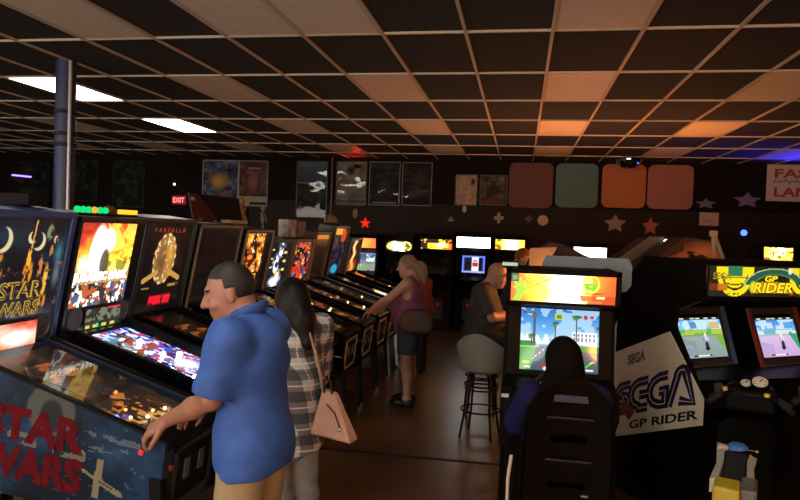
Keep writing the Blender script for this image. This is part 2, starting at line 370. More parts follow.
# small pinned cut-outs on the slotted wall (plain shapes)
def deco(label, px, z, w, h, col, shape='star', name='wall_cutout'):
    n = {'star': 10, 'oval': 16, 'tri': 3, 'cross': 12}[shape]; pl = []
    if shape == 'cross':
        a = .35; pl = [(-a, -1), (a, -1), (a, -a), (1, -a), (1, a), (a, a), (a, 1), (-a, 1), (-a, a), (-1, a), (-1, -a), (-a, -a)]
    else:
        for i in range(n):
            r = (1 if i % 2 == 0 else .5) if shape == 'star' else 1
            a = 2*PI*i/n+PI/2; pl.append((r*math.cos(a), r*math.sin(a)))
    o = MB().prism([(x*w/2, y*h/2) for x, y in pl], 'y', -.012, 0).build(name, mat('cutout_'+col, col, .6))
    o.location = (px, WALL_Y-.023, z); return tag(o, label, 'wall decoration')
deco('small cream oval cutout under the teal board', .64-.25, 2.1, .2, .2, '#b8a184', 'oval')
deco('small tan cross-shaped cutout under the red board', -.45, 2.12, .18, .2, '#a08a68', 'cross')
deco('tiny pale triangle cutout under the cream sketch poster', -1.38, 2.06, .16, .14, '#8a7c68', 'tri')
deco('tiny white cutout pinned directly below the cream sketch poster', -1.12, 2.27, .08, .14, '#b0a48e', 'oval')
deco('small grey-pink star cutout below the orange board', 1.72, 2.08, .42, .36, '#8d7a78', 'star')
deco('small red star cutout below the pink board', 2.35, 2.05, .32, .36, '#a2503e', 'star')
deco('small maroon cross cutout between the tan cross and cream oval', .12, 2.12, .14, .14, '#6a3628', 'cross')
deco('grey ragged star cutout above the white paper at right', 3.3, 2.5, .38, .2, '#6a6572', 'star')
deco('violet ragged star cutout high on the wall near the white sign', 4.0, 2.58, .5, .3, '#6d6590', 'star')
# paper notice
def paperfn(u, v):
    c = full(u, '#b5a294'); 
    for k in range(6): put(c, rect(u, v, .15, .4+.45*((k*37) % 10)/10, .2+.1*k, .225+.1*k), '#8a7a70')
    return c
o = art('notice_sign', None, plane_fn((3.2, WALL_Y-.026, 2.1), (.33, 0, 0), (0, 0, .24)), 24, 18, paperfn, artmat('poster_ink', 0, .5), .002)
tag(o, 'small white paper notice pinned to the slotted wall at right', 'notice')
# fast-lane sign: red letters on white, cut by the frame edge
t = thing('letter_sign', 'white sign with red block letters at the right edge of the picture', 'sign', (4.31, WALL_Y, 2.58))
MB().box(0, .98, -.02, 0, 0, .66).build('panel', mat('sign_white', '#c6b6a6', .6), t, bevel=.004)
SP = plane_fn((0, -.021, 0), (.98, 0, 0), (0, 0, .66)); SR = mat('sign_red', '#9c3a36', .6); SK = mat('sign_black', '#1a1614', .6)
text('lettering', t, 'FAST', SP, .13, .9, .63, .88, SR, bold=.03); text('lettering', t, 'LANE', SP, .13, .9, .12, .38, SR, bold=.03)
sc = MB()
for k in range(9): sc.tube([(.12+.085*k+.0, -.023, .31+.02*(k % 3)), (.15+.085*k, -.023, .39-.03*(k % 2)), (.19+.085*k, -.023, .33+.01*(k % 4))], .008, 6)
sc.build('script_flourish', SK, t)
# exit sign
t = thing('exit_sign', 'small red glowing exit sign on the dark wall at left', 'exit sign', (-7.17, WALL_Y, 2.16))
MB().box(-.17, .17, -.06, 0, .02, .23).build('housing', mat('exit_housing', '#3a1210', .5), t, bevel=.008)
MB().box(-.155, .155, -.064, -.055, .035, .215).build('lit_face', emis('exit_face', '#b81822', .7), t)
text('lettering', t, 'EXIT', plane_fn((-.155, -.066, .035), (.31, 0, 0), (0, 0, .18)), .08, .92, .2, .8, emis('exit_letters', '#ff9a94', 1.6), bold=.02)
# mirrored dome
t = thing('mirror_dome', 'silver mirrored half dome on the ceiling above the orange board', 'mirror dome', (1.82, 12.25, CEIL-.005))
MB().lathe([(.23*math.cos(a), -.2*math.sin(a)) for a in np.linspace(0, PI/2-.03, 9)], 20).build('dome', mat('mirror', '#d8d4cc', .06, 1.), t)
MB().lathe([(.225, 0), (.245, 0), (.245, -.02), (.225, -.02)], 24).build('rim', SATIN, t)
# purple glowing tube standing in for a neon reflection, white pilot lamp, blue lamp, star
t = thing('reflection_tube', 'short violet glowing tube at far left, standing in for a reflection', 'light', (-11.0, WALL_Y-.03, 2.72)); t.rotation_euler = (0, R(4), 0)
MB().cyl((-.24, 0, 0), (.24, 0, 0), .018).build('tube', emis('violet_tube', '#9a78ff', 3.), t, True); MB().box(-.27, .27, .01, .03, -.02, .02).build('bracket', SATIN, t)
t = thing('pilot_lamp', 'tiny white pilot lamp on the dark wall above the exit sign', 'lamp', (-7.3, WALL_Y-.02, 2.62))
MB().ball((0, -.01, 0), .022).build('bulb', emis('pilot', '#eaffea', 5.), t, True); MB().cyl((0, 0, 0), (0, .02, 0), .03).build('base', SATIN, t, True)
t = thing('blue_lamp', 'small bright blue lamp on the slotted wall at right', 'lamp', (3.96, WALL_Y-.03, 1.99))
MB().ball((0, -.03, 0), .055).build('bulb', emis('blue_bulb', '#3a5cff', 5.), t, True); MB().cyl((0, -.02, 0), (0, .01, 0), .06).build('base', SATIN, t, True)
t = thing('star_lamp', 'small red glowing star lamp on the slotted wall', 'lamp', (-3.1, WALL_Y-.03, 1.93))
pl = [((.11 if i % 2 == 0 else .045)*math.cos(2*PI*i/10+PI/2), (.11 if i % 2 == 0 else .045)*math.sin(2*PI*i/10+PI/2)) for i in range(10)]
MB().prism(pl, 'y', -.03, 0).build('star', emis('star_red', '#ff2a1a', 1.2), t); MB().cyl((0, 0, 0), (0, .01, 0), .03).build('mount', SATIN, t)
deco('tiny amber leaf-shaped cutout above the red star lamp', -3.32, 2.12, .1, .2, '#8a6038', 'oval')
# blue uplight on top of the right-hand cabinets
def light(name, kind, loc, power, col, **kw):
    d = bpy.data.lights.new(name, kind); d.energy = power; d.color = rgb(col)[:3]
    for k, v in kw.items(): setattr(d, k, v)
    o = bpy.data.objects.new(name, d); COL.objects.link(o); o.location = loc; return o
t = thing('blue_wall_lamp', 'blue wash light high on the back wall beyond the right edge', 'lamp', (4.95, 12.5, 2.62))
MB().cyl((0, .0, 0), (0, .0, .12), .09, .1).build('can', SATIN, t, True); MB().cyl((0, 0, .1), (0, 0, .112), .08).build('lens', emis('blue_lens', '#2038ff', 12.), t); MB().box(-.02, .02, 0, .35, -.02, .03).build('arm', SATIN, t)
l = light('blue_beam', 'SPOT', (4.95, 12.45, 2.76), 260, '#1a2cff', spot_size=R(75), spot_blend=.8, shadow_soft_size=.06); l.rotation_euler = (R(-125), 0, R(-52))

t = thing('red_wall_lamp', 'small red wash light on the upper back wall above the grey landscape poster', 'lamp', (-3.3, WALL_Y-.12, 3.02))
MB().cyl((0, 0, 0), (0, 0, .08), .05, .06).build('can', SATIN, t, True); MB().cyl((0, 0, .07), (0, 0, .083), .045).build('lens', emis('red_lens', '#ff3018', 3.), t); MB().box(-.012, .012, 0, .12, 0, .02).build('arm', SATIN, t)
l = light('red_beam', 'SPOT', (-3.3, WALL_Y-.12, 3.115), 14, '#ff2a14', spot_size=R(165), spot_blend=.7, shadow_soft_size=.04); l.rotation_euler = (R(-140), 0, R(4))
# ================================================================== PINBALL MACHINES (front faces +x)
PT = R(6.5); pc, ps = math.cos(PT), math.sin(PT); ZB = .575
def PTF(p): x, y, z = p; return (x*pc+z*ps, y, ZB-x*ps+z*pc)
ptf = PTF
def topz(x, hz): return ptf((x, 0, .6+hz))
BLUECAB = mat('blue_cabinet', '#24304a', .4, noise=('#1c2a42', 4)); BLUEHEAD = mat('blue_head', '#2f4a78', .3)
COINFRAME = mat('coin_frame', '#b9ad98', .4)
def pinball(label, yc, W, cabm, headm, hz, fn, es, nx=72, ny=60, pf=None, pes=.6, speaker=True, frame=None, bulbs=(), detail=1, door='#b9ad98', glass=True, x0=-2.89, rb=0.):
    ptf = PTF; bolt_on = lambda mb: mb.xf(ptf)
    t = thing('pinball_machine', label, 'pinball machine', (x0, yc, 0), 0, 'pinball machines in the long row')
    w = .28; b = W/2
    c = MB()
    side = [(0, .0), (1.31, 0), (1.31, .40), (.25, .60), (0, .60)]
    for y0, y1 in ((-w, -w+.02), (w-.02, w)): c.prism(side, 'y', y0, y1)
    c.box(1.29, 1.31, -w+.02, w-.02, 0, .40); c.box(0, .02, -w+.02, w-.02, 0, .6); c.box(.02, 1.29, -w+.02, w-.02, 0, .02)
    bolt_on(c).build('cabinet', cabm, t, bevel=.003)
    # playfield, glass, rails, lockdown bar
    A = ptf((.25, -w+.021, .553)); B = ptf((1.28, -w+.021, .360)); D = ptf((.25, w-.021, .553))
    A, B, D = map(np.array, (A, B, D)); PF = plane_fn(B, D-A, A-B)     # u across, v to the rear
    def base(u, v):
        n = fbm(u, v, 9, 16, int(abs(yc)*31), 4); c_ = ramp((n-.25)*2, [(0, '#0c0b0c'), (.5, '#2a1c16'), (1, '#5a3a28')])
        if pf: pf(c_, u, v)
        return c_
    art('playfield', t, PF, 84 if detail and yc < 4 else 40, 150 if detail and yc < 4 else 70, base, artmat('playfield_ink_%g' % pes, pes, .3), .01)
    def onpf(u, v, h): h *= .7; p = PF(u, v); return (p[0]+h*.18, p[1], p[2]+h)
    if glass: bolt_on(MB().add([(.255, -w+.022, .588), (.255, w-.022, .588), (1.285, w-.022, .394), (1.285, -w+.022, .394), (.255, -w+.022, .584), (.255, w-.022, .584), (1.285, w-.022, .390), (1.285, -w+.022, .390)],
        [(0, 1, 2, 3), (7, 6, 5, 4), (0, 4, 5, 1), (1, 5, 6, 2), (2, 6, 7, 3), (3, 7, 4, 0)])).build('playfield_glass', GLASS, t)
    for s in (-1, 1):
        y = s*(w-.008)
        bolt_on(MB().prism([(.26, .598), (.26, .612), (1.25, .424), (1.25, .411)], 'y', y-.016, y+.016)).build('side_rail', SATIN if detail else STEEL, t, bevel=.003)
    bolt_on(MB().prism([(1.235, .412), (1.24, .424), (1.31, .411), (1.325, .396), (1.325, .365), (1.312, .365), (1.312, .398)], 'y', -w-.004, w+.004)).build('lockdown_bar', STEEL if not detail else SATIN, t, bevel=.004)
    # apron, flippers, bumpers, plastics, bulbs
    ap = MB(); q = [onpf(*a) for a in ((.05, .0, .02), (.95, .0, .02), (.95, .1, .02), (.6, .055, .02), (.4, .055, .02), (.05, .1, .02))]
    lo = [(x, y, z-.02) for x, y, z in q]; ap.add(q+lo, [tuple(range(6)), tuple(range(6, 12))[::-1]]+[(i, 6+i, 6+(i+1) % 6, (i+1) % 6) for i in range(6)])
    ap.build('apron', mat('apron', '#2a2420', .35), t)
    for s in (-1, 1):
        a, e = onpf(.5+s*.17, .16, .025), onpf(.5+s*.045, .125, .025)
        MB().tube([a, e], [.013, .008], 10).build('flipper', mat('flipper', '#d8cdb0', .3), t, True)
    rr = random.Random(int(yc*100))
    for u, v in ((.35, .68), (.62, .7), (.48, .8)):
        p = onpf(u, v, 0)
        MB().lathe([(.026, 0), (.02, .01), (.02, .02), (.034, .024), (.034, .029), (.012, .032)], 16, p).build('bumper', mat('bumper_'+str(rr.randint(0, 2)), rr.choice(['#b03a2a', '#c9a24a', '#8aa0c0']), .3, emit='#ff9a50', es=.25), t, True)
    rp = [onpf(.18, .35+.05*k, .02+.015*math.sin(k*.35)) for k in range(9)]+[onpf(.3+.08*k, .82, .025) for k in range(4)]
    MB().tube(rp, .012, 6).build('wire_ramp', CHROME, t, True)
    for (u, v, col, s, r_) in bulbs:
        MB().ball(onpf(u, v, .02), r_, 10).build('bulb', emis('bulb_%s_%g' % (col, s), col, s), t, True)
    for k in range(3 if detail else 2):
        u, v = rr.uniform(.12, .85), .28+.2*k; pts = [onpf(u+.07*math.cos(a)*(1+.4*math.sin(3*a+k)), v+.05*math.sin(a), .022) for a in np.linspace(0, 2*PI, 9)[:-1]]
        lo = [(x, y, z-.004) for x, y, z in pts]
        MB().add(pts+lo, [tuple(range(8)), tuple(range(8, 16))[::-1]]+[(i, 8+i, 8+(i+1) % 8, (i+1) % 8) for i in range(8)]).build('plastic_shield', mat('plastic_%d' % (k % 3), ('#8a5a30', '#6a6a80', '#7a3030')[k % 3], .2), t)
    # legs
    for sx in (0, 1):
        for s in (-1, 1):
            x = 1.30 if sx else .03; zt = .24 if sx else .34; P0 = Vector(ptf((x, s*(w-.0), zt))); f = Vector((P0.x+(.05 if sx else -.03), P0.y+s*.02, .0))
            k = 1 if sx else -1; L_ = MB()
            for (dx, dy, hx, hy) in ((.002*k, -s*.026, .002, .028), (-k*.026, .002*s, .028, .002)):
                a = Vector((P0.x+dx+k*.004, P0.y+dy+s*.004, P0.z)); e = Vector((f.x+dx*.7, f.y+dy*.7, .03))
                L_.add([(a.x+i*hx, a.y+j*hy, a.z) for i, j in ((-1, -1), (1, -1), (1, 1), (-1, 1))]+[(e.x+i*hx*.7, e.y+j*hy*.7, e.z) for i, j in ((-1, -1), (1, -1), (1, 1), (-1, 1))],
                       [(0, 1, 2, 3), (7, 6, 5, 4), (0, 4, 5, 1), (1, 5, 6, 2), (2, 6, 7, 3), (3, 7, 4, 0)])
            lg = L_.build('leg', SATIN if detail else STEEL, t)
            MB().lathe([(.022, 0), (.022, .006), (.008, .012), (.008, .05)], 12, (f.x, f.y, 0)).build('leg_leveler', STEEL, lg, True)
    # front: coin door, start button, plunger; side flipper buttons
    dm = mat('door_'+door, door, .4)
    fr = MB()
    for q in ((-.19, .19, .06, .085), (-.19, .19, .325, .35), (-.19, -.165, .06, .35), (.165, .19, .06, .35)): fr.box(1.305, 1.322, q[0], q[1], q[2], q[3])
    bolt_on(fr).build('coin_door_frame', dm, t, bevel=.003)
    cd = bolt_on(MB().box(1.3, 1.314, -.165, .165, .085, .325)).build('coin_door', SATIN, t)
    for s in (-1, 1): bolt_on(MB().box(1.31, 1.322, s*.07-.025, s*.07+.025, .17, .27)).build('coin_slot', STEEL, cd, bevel=.003)
    bolt_on(MB().cyl((1.3, .22, .28), (1.4, .22, .28), .008)).build('plunger', CHROME, t, True)
    bolt_on(MB().cyl((1.3, -.22, .27), (1.322, -.22, .27), .014)).build('start_button', mat('start_button', '#a03028', .3), t, True)
    for s in (-1, 1): bolt_on(MB().cyl((1.2, s*(w-.005), .34), (1.2, s*(w+.012), .34), .014)).build('flipper_button', mat('flip_button', '#c8281e', .3), t, True)
    # head
    z0, z1 = .545, .60+hz; xf = .25
    zs = z0+(.185 if speaker else .06)
    ptf = lambda p: PTF((p[0]+(p[2]-z0-.5)*.07, p[1], p[2])); bolt_on = lambda mb: mb.xf(ptf)
    hd = MB()
    hd.box(0, .205, -b, b, z0, z1)                                     # shell behind the glass
    for s in (-1, 1): hd.box(.205, xf, *sorted((s*b, s*(b-.035))), z0, z1)
    hd.box(.205, xf, -b+.035, b-.035, z1-.035, z1); hd.box(.205, xf, -b+.035, b-.035, z0, z0+.03)
    bolt_on(hd).build('backbox', headm, t, bevel=.005)
    if frame:
        f = MB()
        for s in (-1, 1): f.box(xf-.004, xf+.008, *sorted((s*b, s*(b-.022))), z0, z1)
        f.box(xf-.004, xf+.008, -b, b, z1-.02, z1+.002); f.box(xf-.004, xf+.008, -b, b, z0, z0+.02)
        bolt_on(f).build('backbox_trim', mat('trim_'+frame, frame, .4), t)
    bb = b-.036
    A, B, D = (np.array(ptf(q)) for q in ((.235, -bb, zs), (.235, bb-rb, zs), (.235, -bb, z1-.036)))
    TR = plane_fn(A, B-A, D-A)
    if rb: bolt_on(MB().box(.205, .238, bb-rb, bb, zs, z1-.036)).build('glass_border', headm, t)
    tr = art('translite', t, TR, nx, ny, fn, artmat('translite_ink_%g' % es, es, .25, .6), .006)
    if speaker:
        sp = bolt_on(MB().box(.205, .24, -bb, bb, z0+.03, zs)).build('speaker_panel', mat('speaker_panel', '#2c3644' if headm is BLUEHEAD else '#2a323c', .4), t, bevel=.004)
        for s in (-1, 1):
            c = (.242, s*(bb-.085), z0+.115)
            bolt_on(MB().lathe([(.068, -.004), (.072, .004), (.062, .008), (.055, .0), (.02, -.002), (.001, .006)], 24, (c[0], c[1], c[2]), 'x')).build('speaker', mat('speaker_cone', '#4a4d50', .5), sp, True)
    return t, TR, zs, bb
def letters(t, TR, s, box, m, **k): return text('lettering', t, s, TR, *box, m, **k)

GOLD = emis('gold_letters', '#c9a24a', 1.0); GOLDIN = emis('gold_letters_inner', '#4a3a22', .6)
# --- first machine: navy art with golden title
def a1(u, v):
    n = fbm(u, v, 4, 5, 3, 4); c = ramp((n-.3)*2, [(0, '#070a10'), (.6, '#101a26'), (1, '#1d2c3a')])
    put(c, ell(u, v, .93, .64, .07, .16, .8), '#3f8794', .8); put(c, ell(u, v, .94, .42, .06, .2, .8), '#8796a0', .7)
    for cx, cy, r_, ox in ((.68, .76, .075, .03), (.6, .8, .05, -.025), (.3, .78, .1, .04)):
        put(c, np.clip(ell(u, v, cx, cy, r_, r_*1.3, .1)-ell(u, v, cx-ox, cy+.02, r_*.95, r_*1.2, .1), 0, 1), '#d9c9a0')
    put(c, line(u, v, .625, .97, .61, .7, .007), '#e8a648')
    for cx, cy, rx, ry, h in ((.6, .58, .03, .16, '#ffb030'), (.575, .44, .028, .12, '#d07a20'), (.64, .46, .025, .13, '#d88a28'), (.82, .36, .032, .2, '#ffb448'), (.8, .14, .02, .16, '#d0862e'), (.85, .12, .02, .16, '#c87a28'), (.74, .5, .03, .16, '#c9764a'), (.79, .85, .045, .1, '#7d8a5a'), (.87, .78, .03, .05, '#d9b080'), (.84, .66, .025, .08, '#b07848'), (.3, .5, .05, .2, '#c08030')):
        put(c, ell(u, v, cx, cy, rx, ry, .35)*(fbm(u, v, 40, 22, int(cx*99), 2) > .38), h)
    put(c, (fbm(u, v, 22, 26, 12, 2) > .68)*(v < .55), '#a8763a', .5); put(c, rect(u, v, 0, 1, 0, .08), '#101820', .8)
    return c
def pf1(c, u, v):
    put(c, ell(u, v, .5, .36, .5, .16, .5), '#2b1a12', .6)
    n = fbm(u, v, 22, 40, 5, 2)
    put(c, (n > .55)*ell(u, v, .45, .2, .5, .09, .4), '#ffb060'); put(c, (n > .63)*ell(u, v, .5, .32, .4, .1, .4), '#ff9440'); put(c, ell(u, v, .1, .8, .2, .12, .4), '#3a1408')
    put(c, (np.abs(u-.6)+np.abs(v-.43)*2 < .1)*1., '#d08040'); put(c, ell(u, v, .3, .27, .05, .02, .3), '#3060ff')
t, TR, zs, bb = pinball('nearest pinball machine, dark blue, with red STAR WARS lettering and space art on its side', 2.92, .72, BLUECAB, BLUEHEAD, .70, a1, 1.15, 150, 120, pf1, .9, door='#2a2826', x0=-2.85, bulbs=[(.25, .24, '#ffb870', 5, .008), (.4, .2, '#ffc890', 6, .009), (.55, .22, '#ffb060', 5, .008), (.7, .2, '#ffd0a0', 5, .009), (.35, .3, '#ff9c50', 5, .007), (.15, .28, '#4060ff', 8, .012), (.6, .44, '#ff8a40', 3, .008)])
for (s, x0, x1, y0, y1) in (('STAR', .34, .8, .2, .37), ('WARS', .34, .8, .02, .17)):
    letters(t, TR, s, (x0, x1, y0, y1), GOLD, bold=.035); letters(t, TR, s, (x0+.008, x1-.008, y0+.01, y1-.01), GOLDIN, bold=-.01, off=.004)
# display in the speaker panel
A, B, D = (np.array(ptf(q)) for q in ((.243, -.17, .585), (.243, .17, .585), (.243, -.17, .715)))
def dmd1(u, v):
    c = ramp(v*.7+u*.3+.5*(fbm(u, v, 6, 4, 2)-.5), [(0, '#ff6a3a'), (.5, '#ffd0b8'), (1, '#d83a20')]); put(c, ell(u, v, .6, .35, .4, .4, .6), '#ffffff'); put(c, ell(u, v, .08, .3, .12, .4, .3), '#120808'); return c
art('display', t, plane_fn(A, B-A, D-A), 40, 20, dmd1, artmat('display_ink', 1.3, .3), .008)
# side art: red title, moon, star fighters on the near side
def side1(u, v):
    n = fbm(u, v, 6, 4, 21, 4); c = ramp((n-.28)*2, [(0, '#0c131f'), (.55, '#152a44'), (1, '#264260')])
    put(c, (fbm(u, v, 60, 40, 9, 2) > .80), '#5a6674', .5)
    put(c, ell(u, v, .555, .72, .1, .2, .08), '#57574e', .8); put(c, ell(u, v, .56, .68, .05, .14, .2), '#171b22', .8)
    put(c, (fbm(u, v, 40, 50, 77, 2) > .45)*(line(u, v, .72, .62, .9, .6, .012, .5)+line(u, v, .72, .5, .86, .54, .010, .5)), '#666a70', .7)
    put(c, (fbm(u, v, 30, 12, 33, 2) > .5)*line(u, v, .42, .47, .69, .43, .024, .5), '#60605a')
    put(c, line(u, v, .655, .37, .86, .2, .006, .5)+line(u, v, .78, .265, .85, .21, .011, .5), '#756e5c'); w_ = .014-.02*np.abs(v-.3); put(c, (np.abs(u-.765-.02*(v-.3)) < w_)*(np.abs(v-.29) < .15), '#756e5c'); put(c, line(u, v, .775, .27, .82, .24, .004, .5), '#4a4638')
    return c
A, B, D = (np.array(ptf(q)) for q in ((.0, -.2835, .0), (1.31, -.2835, .0), (.0, -.2835, .6)))
SA = plane_fn(A, B-A, D-A)
art('side_art', t, SA, 200, 100, side1, artmat('side_ink', 0, .35), .003, mask=lambda u, v: (v*.6 < np.where(u*1.31 < .25, .6, .6-.2*(u*1.31-.25)/1.06)))
SRED = mat('side_red', '#5c1018', .6, noise=('#4c0e16', 12), spec=.05)
text('side_lettering', t, 'STAR', SA, .30, .70, .43, .70, SRED, bold=.05, off=.001); text('side_lettering', t, 'WARS', SA, .29, .705, .13, .40, SRED, bold=.05, off=.001)
MB().box(.0, .2, -.07, .07, 0, .06).build('x', DARK)
o = bpy.data.objects['x']; o.name = 'sound_bar'; o.location = (-2.78, 3.14, topz(.1, .70)[2]+.012)
# --- second machine: bright dinosaur-era title, pale shape on fire colours
def a2(u, v):
    n = fbm(u, v, 6, 9, 41, 4); c = ramp(v*1.05-u*.35+.5*(n-.5), [(0, '#ffe890'), (.35, '#ffc838'), (.6, '#f08a28'), (.8, '#b83c22'), (1, '#8a2418')])
    put(c, (fbm(u, v, 10, 20, 44, 3) > .6)*(u > .5), '#8a5a10', .7); put(c, (fbm(u, v, 8, 8, 45, 3) > .52)*(u > .45)*(v > .5), '#ffe45a', .6)
    put(c, (v < .5+.08*vnoise(u, v, 14, 1, 6))*(v > .38)*(vnoise(u, v, 16, 6, 8) > .4), '#5a5a18', .7)
    put(c, ell(u, v, .36, .6, .16, .42, .2), '#ffffff'); put(c, ell(u, v, .5, .78, .16, .17, .2), '#fffaf0'); put(c, ell(u, v, .5, .52, .09, .2, .3), '#40382c', .9); put(c, ell(u, v, .15, .5, .14, .16, .6), '#fffbe0', .8)
    put(c, rect(u, v, 0, 1, .27, .41), '#7a6440', .75)
    m = (v < .27); put(c, m, '#2a2624'); put(c, m*(fbm(u, v, 16, 14, 51, 2) > .5), '#e8d8c8'); put(c, m*(fbm(u, v, 12, 12, 53, 2) > .56), '#9a4a28'); put(c, m*(fbm(u, v, 14, 10, 54, 2) > .6), '#3a4a6a')
    return c
def pf2(c, u, v):
    n = fbm(u, v, 16, 26, 61, 3); put(c, np.ones_like(u), '#101c4a', .55)
    put(c, n > .5, '#2a5ad8', .8); put(c, fbm(u, v, 20, 24, 62, 2) > .58, '#c8d8ff'); put(c, fbm(u, v, 18, 24, 63, 2) > .64, '#b03048'); put(c, ell(u, v, .4, .85, .4, .12, .6), '#4a8a80', .6)
    put(c, ell(u, v, .62, .45, .25, .1, .7)+ell(u, v, .5, .2, .3, .1, .7), '#ffffff')
t, TR, zs, bb = pinball('second pinball machine, with a glowing JURASSIC PARK backglass and green lights on top', 3.69, .71, SATIN, mat('black_head', '#16181c', .3), .68, a2, 2.1, 130, 110, pf2, 2.2, rb=.085, x0=-2.87, frame='#1c2230',
    bulbs=[(.2+.6*((k*37) % 10)/10, .12+.06*k, ('#ffffff', '#8ab0ff', '#4070ff', '#ffffff')[k % 4], (16, 10, 12, 20)[k % 4], (.015, .011, .012, .018)[k % 4]) for k in range(13)])
letters(t, TR, 'JURASSIC PARK', (.02, .98, .275, .41), emis('title_white', '#fff4ea', 3.), bold=.06)
A, B, D = (np.array(ptf(q)) for q in ((.243, -.17, .59), (.243, .17, .59), (.243, -.17, .715)))
def dmd2(u, v):
    c = full(u, '#23261f'); put(c, (fbm(u, v, 16, 6, 3, 2) > .5)*(v > .35), '#6d7058'); put(c, rect(u, v, .02, .9, .05, .2)*(np.sin(u*26) > -.2), '#c9c850'); put(c, ell(u, v, .35, .14, .05, .12, .3), '#30e080'); put(c, rect(u, v, .62, 1, .88, 1), '#d03048'); return c
art('display', t, plane_fn(A, B-A, D-A), 44, 20, dmd2, artmat('display_ink', 1.3, .3), .008)
p0 = ptf((.15, 0, 1.29)); tp = MB().obox((p0[0]-.02, 0, p0[2]+.0), (.07, 0, -.008), (0, .3, 0), (0, 0, .008)).build('topper_base', SATIN, t)
for k in range(6):
    y = -.29+.052*k; MB().ball((p0[0]+.04, y, p0[2]+.02), .02, 10).build('topper_light', emis('green_led' if k != 3 else 'amber_led', '#18d070' if k != 3 else '#ffa030', 1.3), tp, True)
MB().lathe([(.05, 0), (.05, .02), (.035, .04), (.001, .05)], 16, (p0[0], .06, p0[2]+.005)).build('topper_dome', mat('brown_dome', '#5a3626', .4), tp, True)
MB().obox((p0[0]+.03, .22, p0[2]+.018), (.02, 0, 0), (0, .08, 0), (0, 0, .014)).build('topper_lamp', emis('topper_yellow', '#ffb830', 1.6), tp)
# --- third machine: dark glass, golden egg
def a3(u, v):
    c = full(u, '#0a0809'); put(c, (fbm(u, v, 6, 6, 71, 3) > .55)*(v > .4), '#24120c', .8)
    e = np.sqrt(((u-.48)/.24)**2+((v-.6)/.29)**2); put(c, np.clip((1.25-e)*2, 0, 1), '#5a2a0c', .6)
    put(c, e < 1, ramp(u*1.6-.35, [(0, '#7a4a20'), (.5, '#c08838'), (1, '#ffb040')]) if 0 else '#a8763a'); put(c, (e < .95)*(u > .48), '#d89a44', .7)
    put(c, ((e > .9) & (e < 1.02) & (np.sin(np.arctan2(v-.6, u-.48)*14) > .2)), '#ffe0a0'); put(c, (fbm(u, v, 24, 24, 75, 2) > .7)*(e < .9), '#fff0b8'); put(c, ell(u, v, .42, .56, .13, .2, .6), '#6a4a28', .6); put(c, ell(u, v, .58, .66, .08, .14, .7), '#ffc050', .6)
    put(c, line(u, v, .1, .36, .36, .45, .03)+line(u, v, .88, .36, .62, .45, .03), '#d8a050'); put(c, rect(u, v, .1, .25, .27, .285)+rect(u, v, .66, .84, .27, .3), '#b08a3a')
    put(c, rect(u, v, .28, .78, .06, .19), '#5a0a10'); put(c, rect(u, v, .3, .76, .075, .175)*(vnoise(u, v, 26, 4, 5) > .35), '#ff2030')
    return c
t, TR, zs, bb = pinball('third pinball machine, with a golden egg glowing on a black backglass', 4.395, .68, SATIN, mat('black_head', '#16181c', .3), .69, a3, .95, 110, 120, None, .4, speaker=False, frame='#3c3c3c', bulbs=[(.5, .4, '#4060ff', 2, .008)])
letters(t, TR, 'FARFALLA', (.16, .84, .9, .95), emis('red_small', '#c04a3a', .8), spacing=1.6)
# --- fourth machine: unlit, with things stored on top
def a4(u, v):
    n = fbm(u, v, 5, 6, 81, 4); c = ramp((n-.3)*2, [(0, '#0c0a0a'), (1, '#2c2220')]); put(c, ell(u, v, .7, .3, .1, .06, .4), '#7a5a18', .6); return c
def pf4(c, u, v): put(c, (fbm(u, v, 12, 20, 84, 3) > .6), '#6a6a70', .6)
t, TR, zs, bb = pinball('fourth pinball machine, unlit and dark with a pale top edge under the leaning board', 5.2, .78, BLACK, mat('dark_head', '#201c1a', .4), .655, a4, .25, 40, 40, pf4, .25, speaker=False, frame='#8a8068')
# --- fifth: orange
def a5(u, v):
    n = fbm(u, v, 7, 10, 91, 4); c = ramp((n-.28)*2.1, [(0, '#140604'), (.45, '#5a1c08'), (.7, '#f07a1c'), (1, '#ffc850')]); put(c, fbm(u, v, 14, 16, 93, 2) > .72, '#ffe8b0'); put(c, (np.abs(u-.5) > .42)*1., '#0c0606', .7); put(c, v < .33, '#0c0808', .93)
    for y in (.2, .27): put(c, rect(u, v, .3, .8, y, y+.04)*(vnoise(u, v, 14, 3, 9) > .3), '#ffb030')
    put(c, rect(u, v, .35, .6, .03, .07), '#ff3a40'); return c
def pfo(c, u, v):
    n = fbm(u, v, 14, 26, 97, 3); put(c, n > .58, '#8a4a20', .8); put(c, (n > .66), '#ffb060'); put(c, ell(u, v, .7, .3, .2, .05, .5)+ell(u, v, .3, .6, .22, .04, .5), '#ff9a40')
WARM = [(.3, .3, '#ffb060', 7, .011), (.65, .42, '#ffc880', 7, .012), (.45, .6, '#ff9040', 6, .011), (.8, .24, '#ffe0b0', 9, .011), (.2, .74, '#ffffff', 6, .01)]
pinball('fifth pinball machine, with a fiery orange backglass', 6.05, .67, SATIN, mat('dark_head', '#201c1a', .4), .62, a5, 1.4, 80, 90, pfo, .6, speaker=False, frame='#9a9078', bulbs=WARM, rb=.1)
